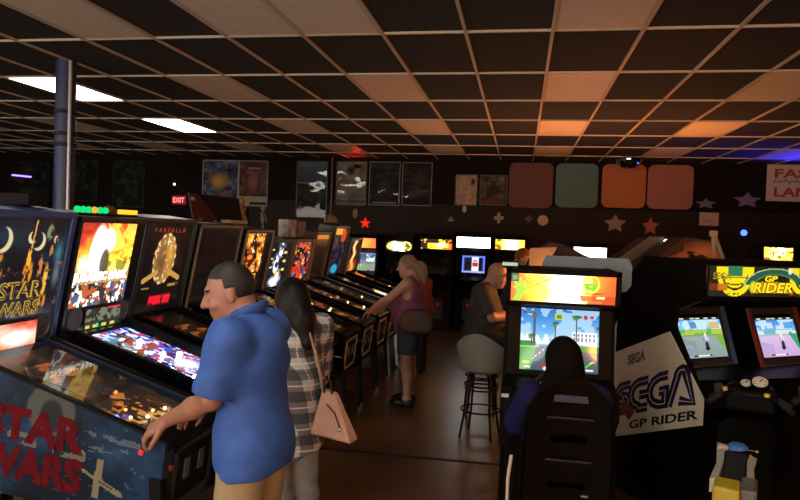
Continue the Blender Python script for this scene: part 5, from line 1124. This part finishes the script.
def face_mi(T, M, C, s=1.):
    C = np.array(C, float)
    def mi(c):
        q = (c-C)@M/s; out = np.zeros(len(c), int)
        for e in (-1, 1):
            r = np.hypot((q[:, 0]-e*.032)/.0115, (q[:, 2]-.004)/.006); out[(r < .8) & (q[:, 1] > .07)] = 2
            r2 = np.hypot((q[:, 0]-e*.032)/.0055, (q[:, 2]-.003)/.0065); out[(r2 < 1) & (q[:, 1] > .07)] = 3
            out[(np.abs(q[:, 0]-e*.034) < .021) & (np.abs(q[:, 2]-.027-.004*np.cos((q[:, 0]-e*.034)*70)) < .0045) & (q[:, 1] > .07)] = 3
        out[(np.abs(q[:, 0]) < .024) & (np.abs(q[:, 2]+.072) < .012) & (q[:, 1] > .088) & (out == 0)] = 1
        return out
    return mi
LIP = mat('lips', '#9a5a50', .45); EYEW = mat('eye_white', '#d8d0c8', .3); EYED = mat('eye_dark', '#1c1410', .3)
def wrinkle(amp, fz=60, seed=0):
    def f(F, X, Y, Z):
        return F+amp*(np.sin(X*31+Z*fz+seed)*np.cos(Y*27-Z*fz*.5)+.6*np.sin(Z*fz*1.7+X*19+2*np.sin(Y*13)))
    return f
def person(label, x, y, face, J, h=.0075, skin='#c08a70', head_s=1., yaw=0., pitch=0., roll=0., hairfn=None, hair_h='#1e1612', top=None, legs=None, girth=1., belly=0., shoes='#181414', hands=None, jaw=1., extra_body=(), bare_legs=False):
    """face: world direction angle of the body's forward axis; J: joints in the body frame (x right, y forward)."""
    t = thing('person', label, 'person', (x, y, 0), face)
    g = girth; P = {k: np.array(v, float) for k, v in J.items()}
    if 'pel' not in P: P['pel'] = (P['hl']+P['hr'])/2
    M = rotm(R(yaw), R(pitch), R(roll)); hl, T = head(P['head'], M, head_s, jaw=jaw)
    tor = [el(P['pel']+(0, -.0, .0), np.array((.175, .125, .13))*g, .06), el(P['belly']+(0, .01+belly*.4, 0), np.array((.16, .12+belly, .15))*g, .07), el(P['chest'], np.array((.178, .118, .17))*g, .07),
           rc(P['sl']*.86+P['neck']*.14-(0, 0, .015), P['sr']*.86+P['neck']*.14-(0, 0, .015), .062*g, .062*g, .05), rc(P['chest']+(0, -.02, .1), P['neck'], .085*g, .06, .05), rc(P['neck']-(0, .0, .02), T(0, -.03, -.07), .062, .056*head_s, .03)]
    arms = {}; leg = {}
    for s in 'lr':
        arms['u'+s] = [rc(P['s'+s], P['e'+s], .056*g, .043*g, .03)]; arms['f'+s] = [rc(P['e'+s], P['e'+s]*.6+P['w'+s]*.4, .043*g, .044*g, .02), rc(P['e'+s]*.6+P['w'+s]*.4, P['w'+s], .044*g, .028, .02)]
        leg['t'+s] = [rc(P['h'+s], P['k'+s], .092*g, .06*g, .04)]; c = P['k'+s]*.65+P['a'+s]*.35+(0, -.02, 0); leg['c'+s] = [rc(P['k'+s], c, .056, .058*g, .03), rc(c, P['a'+s], .056*g, .038, .03)]
    body = tor+sum(arms.values(), [])+sum(leg.values(), [])+foot(P['al'], .12)+foot(P['ar'], -.12)+hl+list(extra_body)
    for s, sd in (('l', 1), ('r', -1)):
        if hands and s in hands: q = hands[s]; body += hand(P['w'+s], q[0], q[1], q[2], q[3], q[4])
        else: d = P['w'+s]-P['e'+s]; body += hand(P['w'+s], d, (-(1 if s == 'r' else -1), 0, -.2), .95, .45, sd)
    sk = skinmat(skin, 'skin_'+skin)
    meshobj('body', solid(body, h), [sk, LIP, EYEW, EYED], t, face_mi(T, M, P['head'], head_s))
    return t, P, T, M, tor, arms, leg
def clip_box(cond): 
    def f(F, X, Y, Z): return np.maximum(F, cond(X, Y, Z))
    return f
def chain(*fs):
    def f(F, X, Y, Z):
        for q in fs: F = q(F, X, Y, Z)
        return F
    return f
def cut(a, b, q, r0, r1): a, b = np.array(a), np.array(b); e = a+(b-a)*q; return rc(a, e, r0, r1, .03, (0, 1))
def shoes(t, P, m):
    V = []; fs = []
    for s, yw in (('l', .12), ('r', -.12)): meshobj('shoe', solid([p[:3]+(p[3]+.006, p[4]+.006)+p[5:] for p in foot(P['a'+s], yw)], .008, 0, clip_box(lambda X, Y, Z: np.maximum(-Z+.0, Z-.085)+0*X+0*Y)), m, t)
def hair_shell(P, T, M, s, extra, thr, grow=.012, h=.006, name='hair', m=None, t=None, post=None):
    C = P['head']; pr = [el(T(0, -.012, .024), np.array((.079, .099, .102))*s, .02, M)]+extra
    def lim(F, X, Y, Z):
        q = [(X-C[0])*M[0][k]+(Y-C[1])*M[1][k]+(Z-C[2])*M[2][k] for k in range(3)]
        return np.maximum(F, thr(q[0]/s, q[1]/s, q[2]/s)*s)
    return meshobj(name, solid(pr, h, grow-.008, chain(lim, post) if post else lim), m, t)
SHORT = lambda x, y, z: np.minimum(np.maximum(.055-z+(y-.03)*.55, -.11-z), np.maximum(y+.012-.0*z, -.075-z))*.8

# ---------------- man in the blue polo ----------------------------------
def ang(fx, fy): return math.atan2(-fx, fy)
J = dict(head=(-.005, .135, 1.515), neck=(0, .05, 1.405), chest=(0, .01, 1.22), belly=(0, .0, 1.01), pel=(0, -.01, .89), sl=(-.18, .035, 1.345), sr=(.18, .035, 1.345), el=(-.20, .09, 1.105), er=(.24, .13, 1.10),
         wl=(-.075, .375, .955), wr=(.17, .36, .95), hl=(-.095, 0, .88), hr=(.095, 0, .88), kl=(-.105, .02, .48), kr=(.105, .03, .48), al=(-.11, -.01, .085), ar=(.11, .0, .085))
t, P, T, M, tor, arms, leg = person('man in a blue polo shirt and khaki trousers playing the nearest pinball machine', -1.075, 2.60, ang(-.995, .10), J, .0055, '#a06e58', 1.0, 26, -16, 0, girth=.98, belly=.0,
    hands={'l': ((-.12, .8, -.5), (.5, -.2, -.85), 1.12, .75, 1), 'r': ((-.1, .8, -.45), (-.4, .1, -.9), 1., .6, -1)}, jaw=1.04)
BLUE = mat('polo_blue', '#345ba8', .75, noise=('#2f529a', 22), bump=.1, bscale=300)
sh = tor[:5]+[el(P['belly']+(0, .015, -.08), (.162, .112, .2), .06), el(P['pel']+(0, .0, -.0), (.158, .112, .12), .05), el(P['pel']+(0, .005, -.07), (.192, .12, .16), .05)]+[rc(P['s'+s], P['s'+s]*.14+P['e'+s]*.86, .068, .066, .055, (0, 1)) for s in 'lr']
meshobj('polo_shirt', solid(sh, .0065, .016, chain(clip_box(lambda X, Y, Z: np.maximum(.785+.015*np.cos(X*9)-Z, Z-1.452+(Y-.0)*.4)+0*X), wrinkle(.0035, 26, 1))), BLUE, t)
col = MB().tube([(.073*math.cos(a), .045+.068*math.sin(a), 1.425+.0*math.sin(a)) for a in np.linspace(0, 2*PI, 25)[:-1]], .014, 8, True); col.xf(lambda p: (p[0], p[1], 1.425+(p[2]-1.425)*1.7+(p[1]-.045)*-.42+.012)); col.build('collar', mat('polo_collar', '#2f5092', .8), t, True)
KH = mat('khaki', '#a08c68', .8, noise=('#96825f', 14)); pants = [el(P['pel'], np.array((.16, .108, .12)), .05)]+sum([[rc(P['h'+s], P['k'+s], .096, .08, .05), rc(P['k'+s], P['a'+s]+(0, 0, -.02), .08, .068, .03, (0, 1))] for s in 'lr'], [])
meshobj('trousers', solid(pants, .009, .01, chain(clip_box(lambda X, Y, Z: Z-.96+0*X+0*Y), wrinkle(.002, 26, 4))), KH, t); shoes(t, P, mat('shoe_dark', '#1c1613', .5))
HB = mat('hair_dark', '#1a1411', .6, bump=.12, bscale=220)
hair_shell(P, T, M, 1., [], lambda x, y, z: np.minimum(np.maximum(np.maximum(.066-z+np.maximum(y-.02, 0)*.2, y-.078), -z), np.minimum(np.maximum(np.maximum(y+.028, -.068-z), -1), np.maximum(np.maximum(y-.012, .022-z), -1))), .0095, .005, 'hair', HB, t)
W_ = P['wl']; d_ = np.array((-.12, .8, -.5)); d_ /= np.linalg.norm(d_); n_ = np.array((.5, -.2, -.85)); n_ -= d_*n_.dot(d_); n_ /= np.linalg.norm(n_); l_ = np.cross(d_, n_)
kn = W_+d_*.084-l_*.009; dr = d_*math.cos(.385)+n_*math.sin(.385); c_ = Vector(kn+dr*.016); a_ = Vector(l_); b_ = Vector(np.cross(dr, l_))
MB().tube([c_+(a_*math.cos(q)+b_*math.sin(q))*.0098 for q in np.linspace(0, 2*PI, 17)[:-1]], .0018, 6, True).build('ring', mat('gold', '#c8a050', .25, 1.), t, True)
# ---------------- woman in plaid -----------------------------------------
J = dict(head=(0, .06, 1.40), neck=(0, .0, 1.295), chest=(0, -.01, 1.13), belly=(0, .0, .96), pel=(0, -.01, .84), sl=(-.16, -.01, 1.255), sr=(.16, -.01, 1.255), el=(-.2, .03, 1.01), er=(.2, .05, 1.01),
         wl=(-.15, .23, .97), wr=(.14, .25, .96), hl=(-.085, 0, .82), hr=(.085, 0, .82), kl=(-.085, .02, .44), kr=(.09, .02, .44), al=(-.085, -.01, .08), ar=(.09, -.01, .08))
t, P, T, M, tor, arms, leg = person('long-haired woman in a black and white plaid shirt beside the man in blue', -1.19, 3.40, ang(-.78, .62), J, .0075, '#b98770', .95, 0, -16, 0, girth=.82)
def plaid():
    m = mat('plaid', '#5a6068', .85); nt = m.node_tree; N = nt.nodes; L = nt.links; b = N['Principled BSDF']; tc = N.new('ShaderNodeTexCoord'); sp = N.new('ShaderNodeSeparateXYZ'); L.new(tc.outputs['Object'], sp.inputs[0])
    def stripe(sock, sc, w, ph):
        a = N.new('ShaderNodeMath'); a.operation = 'MULTIPLY_ADD'; a.inputs[1].default_value = sc; a.inputs[2].default_value = ph; L.new(sock, a.inputs[0])
        f = N.new('ShaderNodeMath'); f.operation = 'FRACT'; L.new(a.outputs[0], f.inputs[0]); c = N.new('ShaderNodeMath'); c.operation = 'LESS_THAN'; c.inputs[1].default_value = w; L.new(f.outputs[0], c.inputs[0]); return c.outputs[0]
    xy = N.new('ShaderNodeMath'); xy.operation = 'ADD'; L.new(sp.outputs[0], xy.inputs[0]); L.new(sp.outputs[1], xy.inputs[1])
    prev = None; base = rgb('#b9bdc2')
    for sock, sc, w, ph, colr, fac in ((sp.outputs[2], 9., .48, 0, '#22262e', .72), (xy.outputs[0], 8.5, .46, .2, '#22262e', .72), (sp.outputs[2], 9., .07, .3, '#d8dade', .8), (xy.outputs[0], 8.5, .05, .45, '#d8dade', .7), (sp.outputs[2], 9., .08, .72, '#3a4a68', .6)):
        mx = N.new('ShaderNodeMix'); mx.data_type = 'RGBA'; st = stripe(sock, sc, w, ph); mu = N.new('ShaderNodeMath'); mu.operation = 'MULTIPLY'; mu.inputs[1].default_value = fac; L.new(st, mu.inputs[0]); L.new(mu.outputs[0], mx.inputs['Factor'])
        if prev is None: mx.inputs['A'].default_value = base
        else: L.new(prev, mx.inputs['A'])
        mx.inputs['B'].default_value = rgb(colr); prev = mx.outputs['Result']
    L.new(prev, b.inputs['Base Color']); return m
sh = tor[:5]+[rc(P['belly'], P['pel']-(0, 0, .2), .155, .185, .07)]+[x for s in 'lr' for x in (rc(P['s'+s], P['e'+s], .062, .052, .04), cut(P['e'+s], P['w'+s], .9, .052, .042))]
meshobj('plaid_shirt', solid(sh, .008, .012, chain(clip_box(lambda X, Y, Z: np.maximum(.62-Z+.05*np.sin(X*10), Z-1.325)+0*Y), wrinkle(.003, 22, 2))), plaid(), t)
JN = mat('pale_jeans', '#8b949a', .8, noise=('#7b868e', 16)); pants = sum([[rc(P['h'+s], P['k'+s], .09, .07, .05), rc(P['k'+s], P['k'+s]*.65+P['a'+s]*.35+(0, -.02, 0), .07, .066, .04), rc(P['k'+s]*.65+P['a'+s]*.35+(0, -.02, 0), P['a'+s], .066, .052, .03, (0, 1))] for s in 'lr'], [])
meshobj('jeans', solid(pants, .009, .006, wrinkle(.0015, 40, 3)), JN, t); shoes(t, P, mat('shoe_grey', '#4a4644', .6))
HL = mat('hair_long', '#100c0a', .5, bump=.08, bscale=140, spec=.25)
hair_shell(P, T, M, .95, [rc(T(0, -.045, .0), P['neck']+(0, -.06, -.0), .078, .065, .05), rc(P['neck']+(0, -.06, -.0), P['chest']+(0, -.115, .06), .065, .035, .05), rc(T(-.04, -.01, .0), P['neck']+(-.08, -.02, -.04), .045, .03, .03), rc(T(.04, -.01, .0), P['neck']+(.08, -.02, -.04), .045, .03, .03)],
           lambda x, y, z: np.minimum(np.maximum(.05-z, y-.09), y-.022-.35*np.maximum(-z-.1, 0)), .012, .007, 'hair', HL, t, wrinkle(.002, 8, 5))
# her shoulder bag hangs from her shoulder: its own thing
b = thing('handbag', 'pale pink handbag hanging by its strap from the plaid-shirted woman', 'handbag', (-.985, 3.27, .73), R(-12))
PK = mat('pink_leather', '#c49a88', .5, noise=('#ba907e', 8))
MB().add([(-.05, -.04, 0), (.19, -.04, -.02), (.19, .06, -.02), (-.05, .06, 0), (-.0, -.015, .23), (.075, -.015, .22), (.075, .035, .22), (-.0, .035, .23)], [(0, 3, 2, 1), (4, 5, 6, 7), (0, 1, 5, 4), (1, 2, 6, 5), (2, 3, 7, 6), (3, 0, 4, 7)]).build('bag_body', PK, b, bevel=.014, seg=3)
MB().tube([(.0, .01, .22), (-.06, .015, .42), (-.13, .02, .58), (-.17, .03, .64), (-.21, .06, .65), (-.235, .11, .61), (-.23, .14, .54)], .008, 8).build('shoulder_strap', mat('strap_tan', '#a8806e', .5), b, True)
MB().tube([(.02, -.02, .22), (.02, -.03, .29), (.06, -.03, .29), (.065, -.02, .22)], .006, 8).build('handle', mat('strap_dark', '#2a2020', .5), b, True)
MB().tube([(.05, -.045, .17), (.1, -.047, .13), (.13, -.047, .06)], .004, 6).build('tassel_cord', mat('strap_dark'), b, True); MB().ball((.13, -.047, .05), .009, 8).build('charm', CHROME, b, True)
# ---------------- woman in purple ----------------------------------------
J = dict(head=(0, .05, 1.44), neck=(0, -.01, 1.325), chest=(0, -.02, 1.15), belly=(0, .01, .98), pel=(0, -.02, .84), sl=(-.165, -.02, 1.275), sr=(.165, -.02, 1.275), el=(-.2, .16, 1.11), er=(.2, .16, 1.1),
         wl=(-.13, .36, .99), wr=(.14, .36, .98), hl=(-.09, -.02, .82), hr=(.09, -.02, .82), kl=(-.095, .0, .44), kr=(.1, .03, .44), al=(-.09, -.03, .075), ar=(.11, .02, .075))
t, P, T, M, tor, arms, leg = person('woman in sleeveless purple top and shorts at a pinball machine', -1.10, 6.68, ang(-.98, .2), J, .008, '#b98a72', .95, 0, -8, 0, girth=.95, belly=.03, hands={'l': ((-.1, .8, -.5), (.3, 0, -1), 1., .45, 1)})
PU = mat('purple_top', '#8a4664', .8, noise=('#7a3d58', 12)); sh = tor[:5]+[rc(P['belly'], P['pel']-(0, 0, .02), .16, .175, .06)]
meshobj('purple_top', solid(sh, .009, .012, chain(clip_box(lambda X, Y, Z: np.maximum(np.maximum(.78-Z+0*Y, Z-1.30-np.where(np.abs(X) < .08, .0, .06)), np.abs(X)-.155-np.maximum(1.12-Z, 0)*.5)), wrinkle(.002, 26, 1))), PU, t)
pants = [el(P['pel'], (.178, .135, .12), .05)]+[rc(P['h'+s], P['h'+s]*.3+P['k'+s]*.7, .1, .088, .05, (0, 1)) for s in 'lr']
meshobj('denim_shorts', solid(pants, .01, .008, clip_box(lambda X, Y, Z: Z-.88+0*X+0*Y)), mat('denim', '#3a414c', .85), t); shoes(t, P, mat('shoe_dark'))
for e in (-1, 1): MB().tube([(e*.12, -.07, 1.15), (e*.135, -.04, 1.25), (e*.13, .0, 1.315), (e*.135, .06, 1.24), (e*.12, .1, 1.15)], .009, 6).build('armhole_trim', mat('pink_trim', '#c89a94', .7), t, True)
HG = mat('hair_ash', '#7a6a54', .6, bump=.15, bscale=120)
hair_shell(P, T, M, .95, [rc(T(0, -.1, .0), T(0, -.14, -.07), .04, .035, .03), rc(T(0, -.14, -.07), P['neck']+(0, -.13, -.08), .035, .02, .03)], lambda x, y, z: np.minimum(np.maximum(.05-z, y-.09), np.maximum(y-.02, -.2-z)), .012, .008, 'hair', HG, t)
b = thing('shoulder_bag', 'brown slouchy bag worn across the back of the woman in purple', 'handbag', (-1.0, 6.44, .78), R(8))
MB().prism([(-.1, 0), (.12, .0), (.19, .06), (.17, .17), (.11, .24), (-.1, .25), (-.17, .16), (-.17, .05)], 'y', -.05, .05).build('bag_body', mat('brown_leather', '#4e3222', .6, noise=('#442b1d', 6)), b, bevel=.04, seg=3)
MB().tube([(.12, .0, .25), (.06, .0, .4), (-.02, .04, .52), (-.06, .12, .57)], .011, 6).build('shoulder_strap', mat('brown_leather'), b, True)
# ---------------- person in red behind her ----------------------------------
J = dict(head=(0, .04, 1.3), neck=(0, -.01, 1.19), chest=(0, -.02, 1.03), belly=(0, .0, .88), pel=(0, -.02, .76), sl=(-.15, -.02, 1.14), sr=(.15, -.02, 1.14), el=(-.19, .04, .92), er=(.19, .04, .92), wl=(-.16, .2, .86), wr=(.16, .2, .86),
         hl=(-.08, -.02, .74), hr=(.08, -.02, .74), kl=(-.085, .0, .4), kr=(.085, .02, .4), al=(-.085, -.02, .07), ar=(.085, .01, .07))
t, P, T, M, tor, arms, leg = person('person in a red shirt and pale cap behind the woman in purple', -1.24, 8.3, ang(-.95, .3), J, .009, '#b98a72', .92, 0, -6, 0, girth=.86)
sh = tor[:5]+[rc(P['belly'], P['pel'], .15, .16, .06)]+[cut(P['s'+s], P['e'+s], .7, .058, .06) for s in 'lr']; meshobj('red_shirt', solid(sh, .01, .012, clip_box(lambda X, Y, Z: np.maximum(.74-Z, Z-1.22)+0*X+0*Y)), mat('red_shirt', '#9a3a2c', .8), t)
pants = [el(P['pel'], (.16, .12, .11), .05)]+sum([[rc(P['h'+s], P['k'+s], .088, .075, .05), rc(P['k'+s], P['a'+s]+(0, -.01, 0), .075, .062, .03, (0, 1))] for s in 'lr'], []); meshobj('trousers', solid(pants, .01, .006, clip_box(lambda X, Y, Z: Z-.82+0*X+0*Y)), mat('dark_trousers', '#1c1a1c', .8), t); shoes(t, P, mat('shoe_dark'))
hair_shell(P, T, M, .92, [rc(T(0, -.09, -.02), T(0, -.1, -.1), .04, .03, .03)], lambda x, y, z: np.minimum(np.maximum(.05-z, y-.09), np.maximum(y-.01, -.12-z)), .01, .009, 'hair', HG, t)
hair_shell(P, T, M, .92, [rc(T(0, .06, .045), T(0, .14, .03), .05, .03, .02)], lambda x, y, z: np.maximum(.03-z, np.abs(z-.035)-.012 if 0 else .025-z), .018, .008, 'cap', mat('cap_pale', '#8f8a72', .7), t)
# ---------------- bald man with glasses, on a stool ---------------------------
sx, sy = -.34, 6.62
t = thing('bar_stool', 'plain dark backless stool under the bald man', 'stool', (sx, sy, 0))
MB().lathe([(.0, .66), (.16, .66), (.175, .675), (.17, .70), (.0, .705)], 22, closed=False).build('seat', mat('stool_black', '#1a1614', .5), t, True)
for k in range(4): a = PI/4+k*PI/2; MB().tube([(.11*math.cos(a), .11*math.sin(a), .66), (.19*math.cos(a), .19*math.sin(a), 0)], .012, 8).build('leg', LEGM, t, True)
MB().tube([(.17*math.cos(a), .17*math.sin(a), .25) for a in np.linspace(0, 2*PI, 25)[:-1]], .009, 6, True).build('foot_ring', LEGM, t, True)
J = dict(head=(0, .12, 1.40), neck=(0, .03, 1.285), chest=(0, .0, 1.11), belly=(0, .02, .92), pel=(0, -.02, .80), sl=(-.19, .0, 1.235), sr=(.19, .0, 1.235), el=(-.23, .1, .98), er=(.23, .12, .99), wl=(-.02, .3, .97), wr=(-.1, .31, .985),
         hl=(-.1, .0, .79), hr=(.1, .0, .79), kl=(-.15, .40, .72), kr=(.15, .40, .72), al=(-.14, .34, .33), ar=(.14, .34, .33))
t, P, T, M, tor, arms, leg = person('seated bald man with glasses and dark shirt beyond the grey bar stool', sx, sy, ang(.97, -.1), J, .008, '#a87a60', 1.0, 0, -16, 0, girth=1.06, belly=.04)
GS = mat('grey_shirt', '#39332e', .85, noise=('#332d29', 14)); sh = tor[:5]+[rc(P['belly'], P['pel'], .17, .18, .06)]+[cut(P['s'+s], P['e'+s], .8, .07, .066) for s in 'lr']
meshobj('dark_shirt', solid(sh, .009, .014, chain(clip_box(lambda X, Y, Z: np.maximum(.72-Z, Z-1.315-Y*.2)+0*X), wrinkle(.002, 30, 1))), GS, t)
pants = [el(P['pel'], (.18, .14, .1), .05)]+sum([[rc(P['h'+s], P['k'+s], .098, .075, .05), rc(P['k'+s], P['a'+s], .075, .06, .03, (0, 1))] for s in 'lr'], []); meshobj('trousers', solid(pants, .01, .006), mat('dark_trousers'), t)
for s, yw in (('l', .12), ('r', -.12)): meshobj('shoe', solid([(p[0], p[1]+(0, 0, P['a'+s][2]-.09), p[2]+((0, 0, P['a'+s][2]-.09) if q < 2 else np.zeros(3)))+(p[3]+.006, p[4]+.006)+p[5:] for q, p in enumerate(foot(P['a'+s], yw))], .009), mat('shoe_dark'), t)
gl = MB()
for e in (-1, 1):
    gl.tube([T(e*.034+.021*math.cos(a), .106, .003+.016*math.sin(a)) for a in np.linspace(0, 2*PI, 17)[:-1]], .0022, 5, True); gl.tube([T(e*.056, .104, .006), T(e*.08, .04, .008), T(e*.082, -.01, .004)], .0022, 5)
gl.tube([T(-.013, .108, .005), T(.013, .108, .005)], .002, 5); gl.build('glasses', mat('glasses_frame', '#15110f', .3), t, True)
# ---------------- man with auburn hair behind ---------------------------------
J = dict(head=(0, .08, 1.51), neck=(0, .0, 1.40), chest=(0, -.01, 1.22), belly=(0, .0, 1.03), pel=(0, -.02, .9), sl=(-.18, -.01, 1.35), sr=(.18, -.01, 1.35), el=(-.22, .06, 1.1), er=(.22, .06, 1.1), wl=(-.14, .28, 1.05), wr=(.14, .28, 1.05),
         hl=(-.09, -.02, .87), hr=(.09, -.02, .87), kl=(-.1, .0, .47), kr=(.1, .02, .47), al=(-.1, -.02, .08), ar=(.1, .01, .08))
t, P, T, M, tor, arms, leg = person('man with auburn hair standing behind the bald man, looking down to the right', -.05, 8.43, ang(.98, -.12), J, .009, '#b0805f', 1., 0, -20, 0, girth=.98)
sh = tor[:5]+[rc(P['belly'], P['pel'], .16, .17, .06)]+[cut(P['s'+s], P['e'+s], .8, .064, .06) for s in 'lr']; meshobj('dark_shirt', solid(sh, .01, .012, clip_box(lambda X, Y, Z: np.maximum(.84-Z, Z-1.43)+0*X+0*Y)), mat('dark_shirt', '#241d1a', .8), t)
pants = [el(P['pel'], (.17, .13, .11), .05)]+sum([[rc(P['h'+s], P['k'+s], .095, .08, .05), rc(P['k'+s], P['a'+s]+(0, -.01, 0), .08, .065, .03, (0, 1))] for s in 'lr'], []); meshobj('trousers', solid(pants, .011, .006, clip_box(lambda X, Y, Z: Z-.95+0*X+0*Y)), mat('dark_trousers'), t); shoes(t, P, mat('shoe_dark'))
hair_shell(P, T, M, 1., [], lambda x, y, z: np.minimum(np.maximum(.055-z, y-.09), np.maximum(y-.01, -.08-z)), .014, .008, 'hair', mat('hair_auburn', '#7a4420', .5, bump=.12, bscale=120), t)
# ---------------- child in the racing seat --------------------------------------
J = dict(head=(-.01, .05, 1.185), neck=(0, -.0, 1.075), chest=(0, -.01, .92), belly=(0, -.0, .72), pel=(0, -.02, .55), sl=(-.155, .0, 1.015), sr=(.155, .0, 1.015), el=(-.22, .13, .84), er=(.165, .16, .84), wl=(-.14, .34, .93), wr=(.12, .36, .93),
         hl=(-.08, .02, .53), hr=(.08, .02, .53), kl=(-.1, .36, .53), kr=(.1, .36, .53), al=(-.1, .47, .14), ar=(.1, .47, .14))
t, P, T, M, tor, arms, leg = person('child with brown hair in a dark hooded top sitting in the racing seat', .235, 3.28, 0., J, .008, '#b98870', .92, 0, -4, 0, girth=.84)
sh = tor[:5]+[rc(P['belly'], P['pel'], .14, .15, .06)]+[x for s in 'lr' for x in (rc(P['s'+s], P['e'+s], .06, .05, .03), cut(P['e'+s], P['w'+s], .92, .05, .04))]
shv = sh[6:]; sh = sh[:6]
for s, (a_, b_) in (('l', shv[:2]), ('r', shv[2:])): meshobj('sleeve', solid([a_, b_], .009, .013, wrinkle(.002, 30, 2)), mat('navy_sleeve', '#1f1c42', .85, spec=.1), t)
meshobj('hooded_top', solid(sh, .009, .01, chain(clip_box(lambda X, Y, Z: np.maximum(.5-Z, Z-1.11)+0*X+0*Y), wrinkle(.002, 30, 2))), mat('hoodie_dark', '#100d14', .9, spec=.05), t)
hair_shell(P, T, M, .92, [], lambda x, y, z: np.minimum(.0-z, np.maximum(y-.03, -.11-z)), .019, .007, 'hair', mat('hair_brown', '#5e2f14', .55, bump=.12, bscale=120, spec=.2), t)
hair_shell(P, T, M, .92, [el(T(.036, -.04, -.012), (.048, .085, .092), .02), rc(T(0.04, -.04, -.05), T(.012, -.05, -.13), .045, .08, .04), rc(T(0, -.05, -.13), T(0, -.05, -.2), .08, .12, .06)], lambda x, y, z: np.maximum(y+.0+.25*z, -.25-z), .022, .008, 'hood', mat('hood_dark', '#120d0b', .9, spec=.05), t)
pants = [el(P['pel'], (.15, .12, .1), .05)]+sum([[rc(P['h'+s], P['k'+s], .08, .06, .05), rc(P['k'+s], P['a'+s], .06, .05, .03, (0, 1))] for s in 'lr'], []); meshobj('trousers', solid(pants, .011, .006), mat('dark_trousers'), t)
for s, yw in (('l', .12), ('r', -.12)): meshobj('shoe', solid([(p[0], p[1]+(0, 0, P['a'+s][2]-.09), p[2]+((0, 0, P['a'+s][2]-.09) if q < 2 else np.zeros(3)))+(p[3]+.006, p[4]+.006)+p[5:] for q, p in enumerate(foot(P['a'+s], yw))], .009), mat('shoe_dark'), t)
# ================================================================== LIGHT
w = bpy.data.worlds.new('world'); SC.world = w; w.use_nodes = True
bg = w.node_tree.nodes['Background']; bg.inputs[0].default_value = (1., .9, .78, 1); bg.inputs[1].default_value = 5.2
SC.cycles.max_bounces = 6; SC.cycles.transparent_max_bounces = 12; SC.cycles.sample_clamp_indirect = 4.

pl = light('front_opening_portal', 'AREA', (-2, YN, 1.62), 0, '#ffffff', shape='RECTANGLE', size=22, size_y=3.2); pl.rotation_euler = (R(90), 0, 0); pl.data.cycles.is_portal = True
# added warm lights aimed up to brighten the ceiling; no marquees are built here
for (x, y, z, e) in ((.4, 8.6, 1.7, 30), (1.9, 8.7, 1.7, 30), (.9, 5.6, 1.75, 11)):
    a = light('added_warm_glow', 'AREA', (x, y, z), e, '#ff9244', shape='RECTANGLE', size=.6, size_y=.25); a.rotation_euler = (R(160), 0, 0)

for (x, y, z, e, rx, rz) in ((.62, 8.35, 1.55, 7, 90, 100), (.5, 6.7, 1.4, 14, 78, 95)):      # added warm glow on the two men; no games are built there
    a = light('added_side_glow', 'AREA', (x, y, z), e, '#ff9a50', shape='RECTANGLE', size=.4, size_y=.25); a.rotation_euler = (R(rx), 0, R(rz))
a = light('warm_fill_light', 'AREA', (3.2, -3.4, 2.3), 150, '#ffa050', shape='DISK', size=1.2); a.rotation_euler = (R(95), 0, R(14))  # added unseen warm fill for the right side, not a fixture
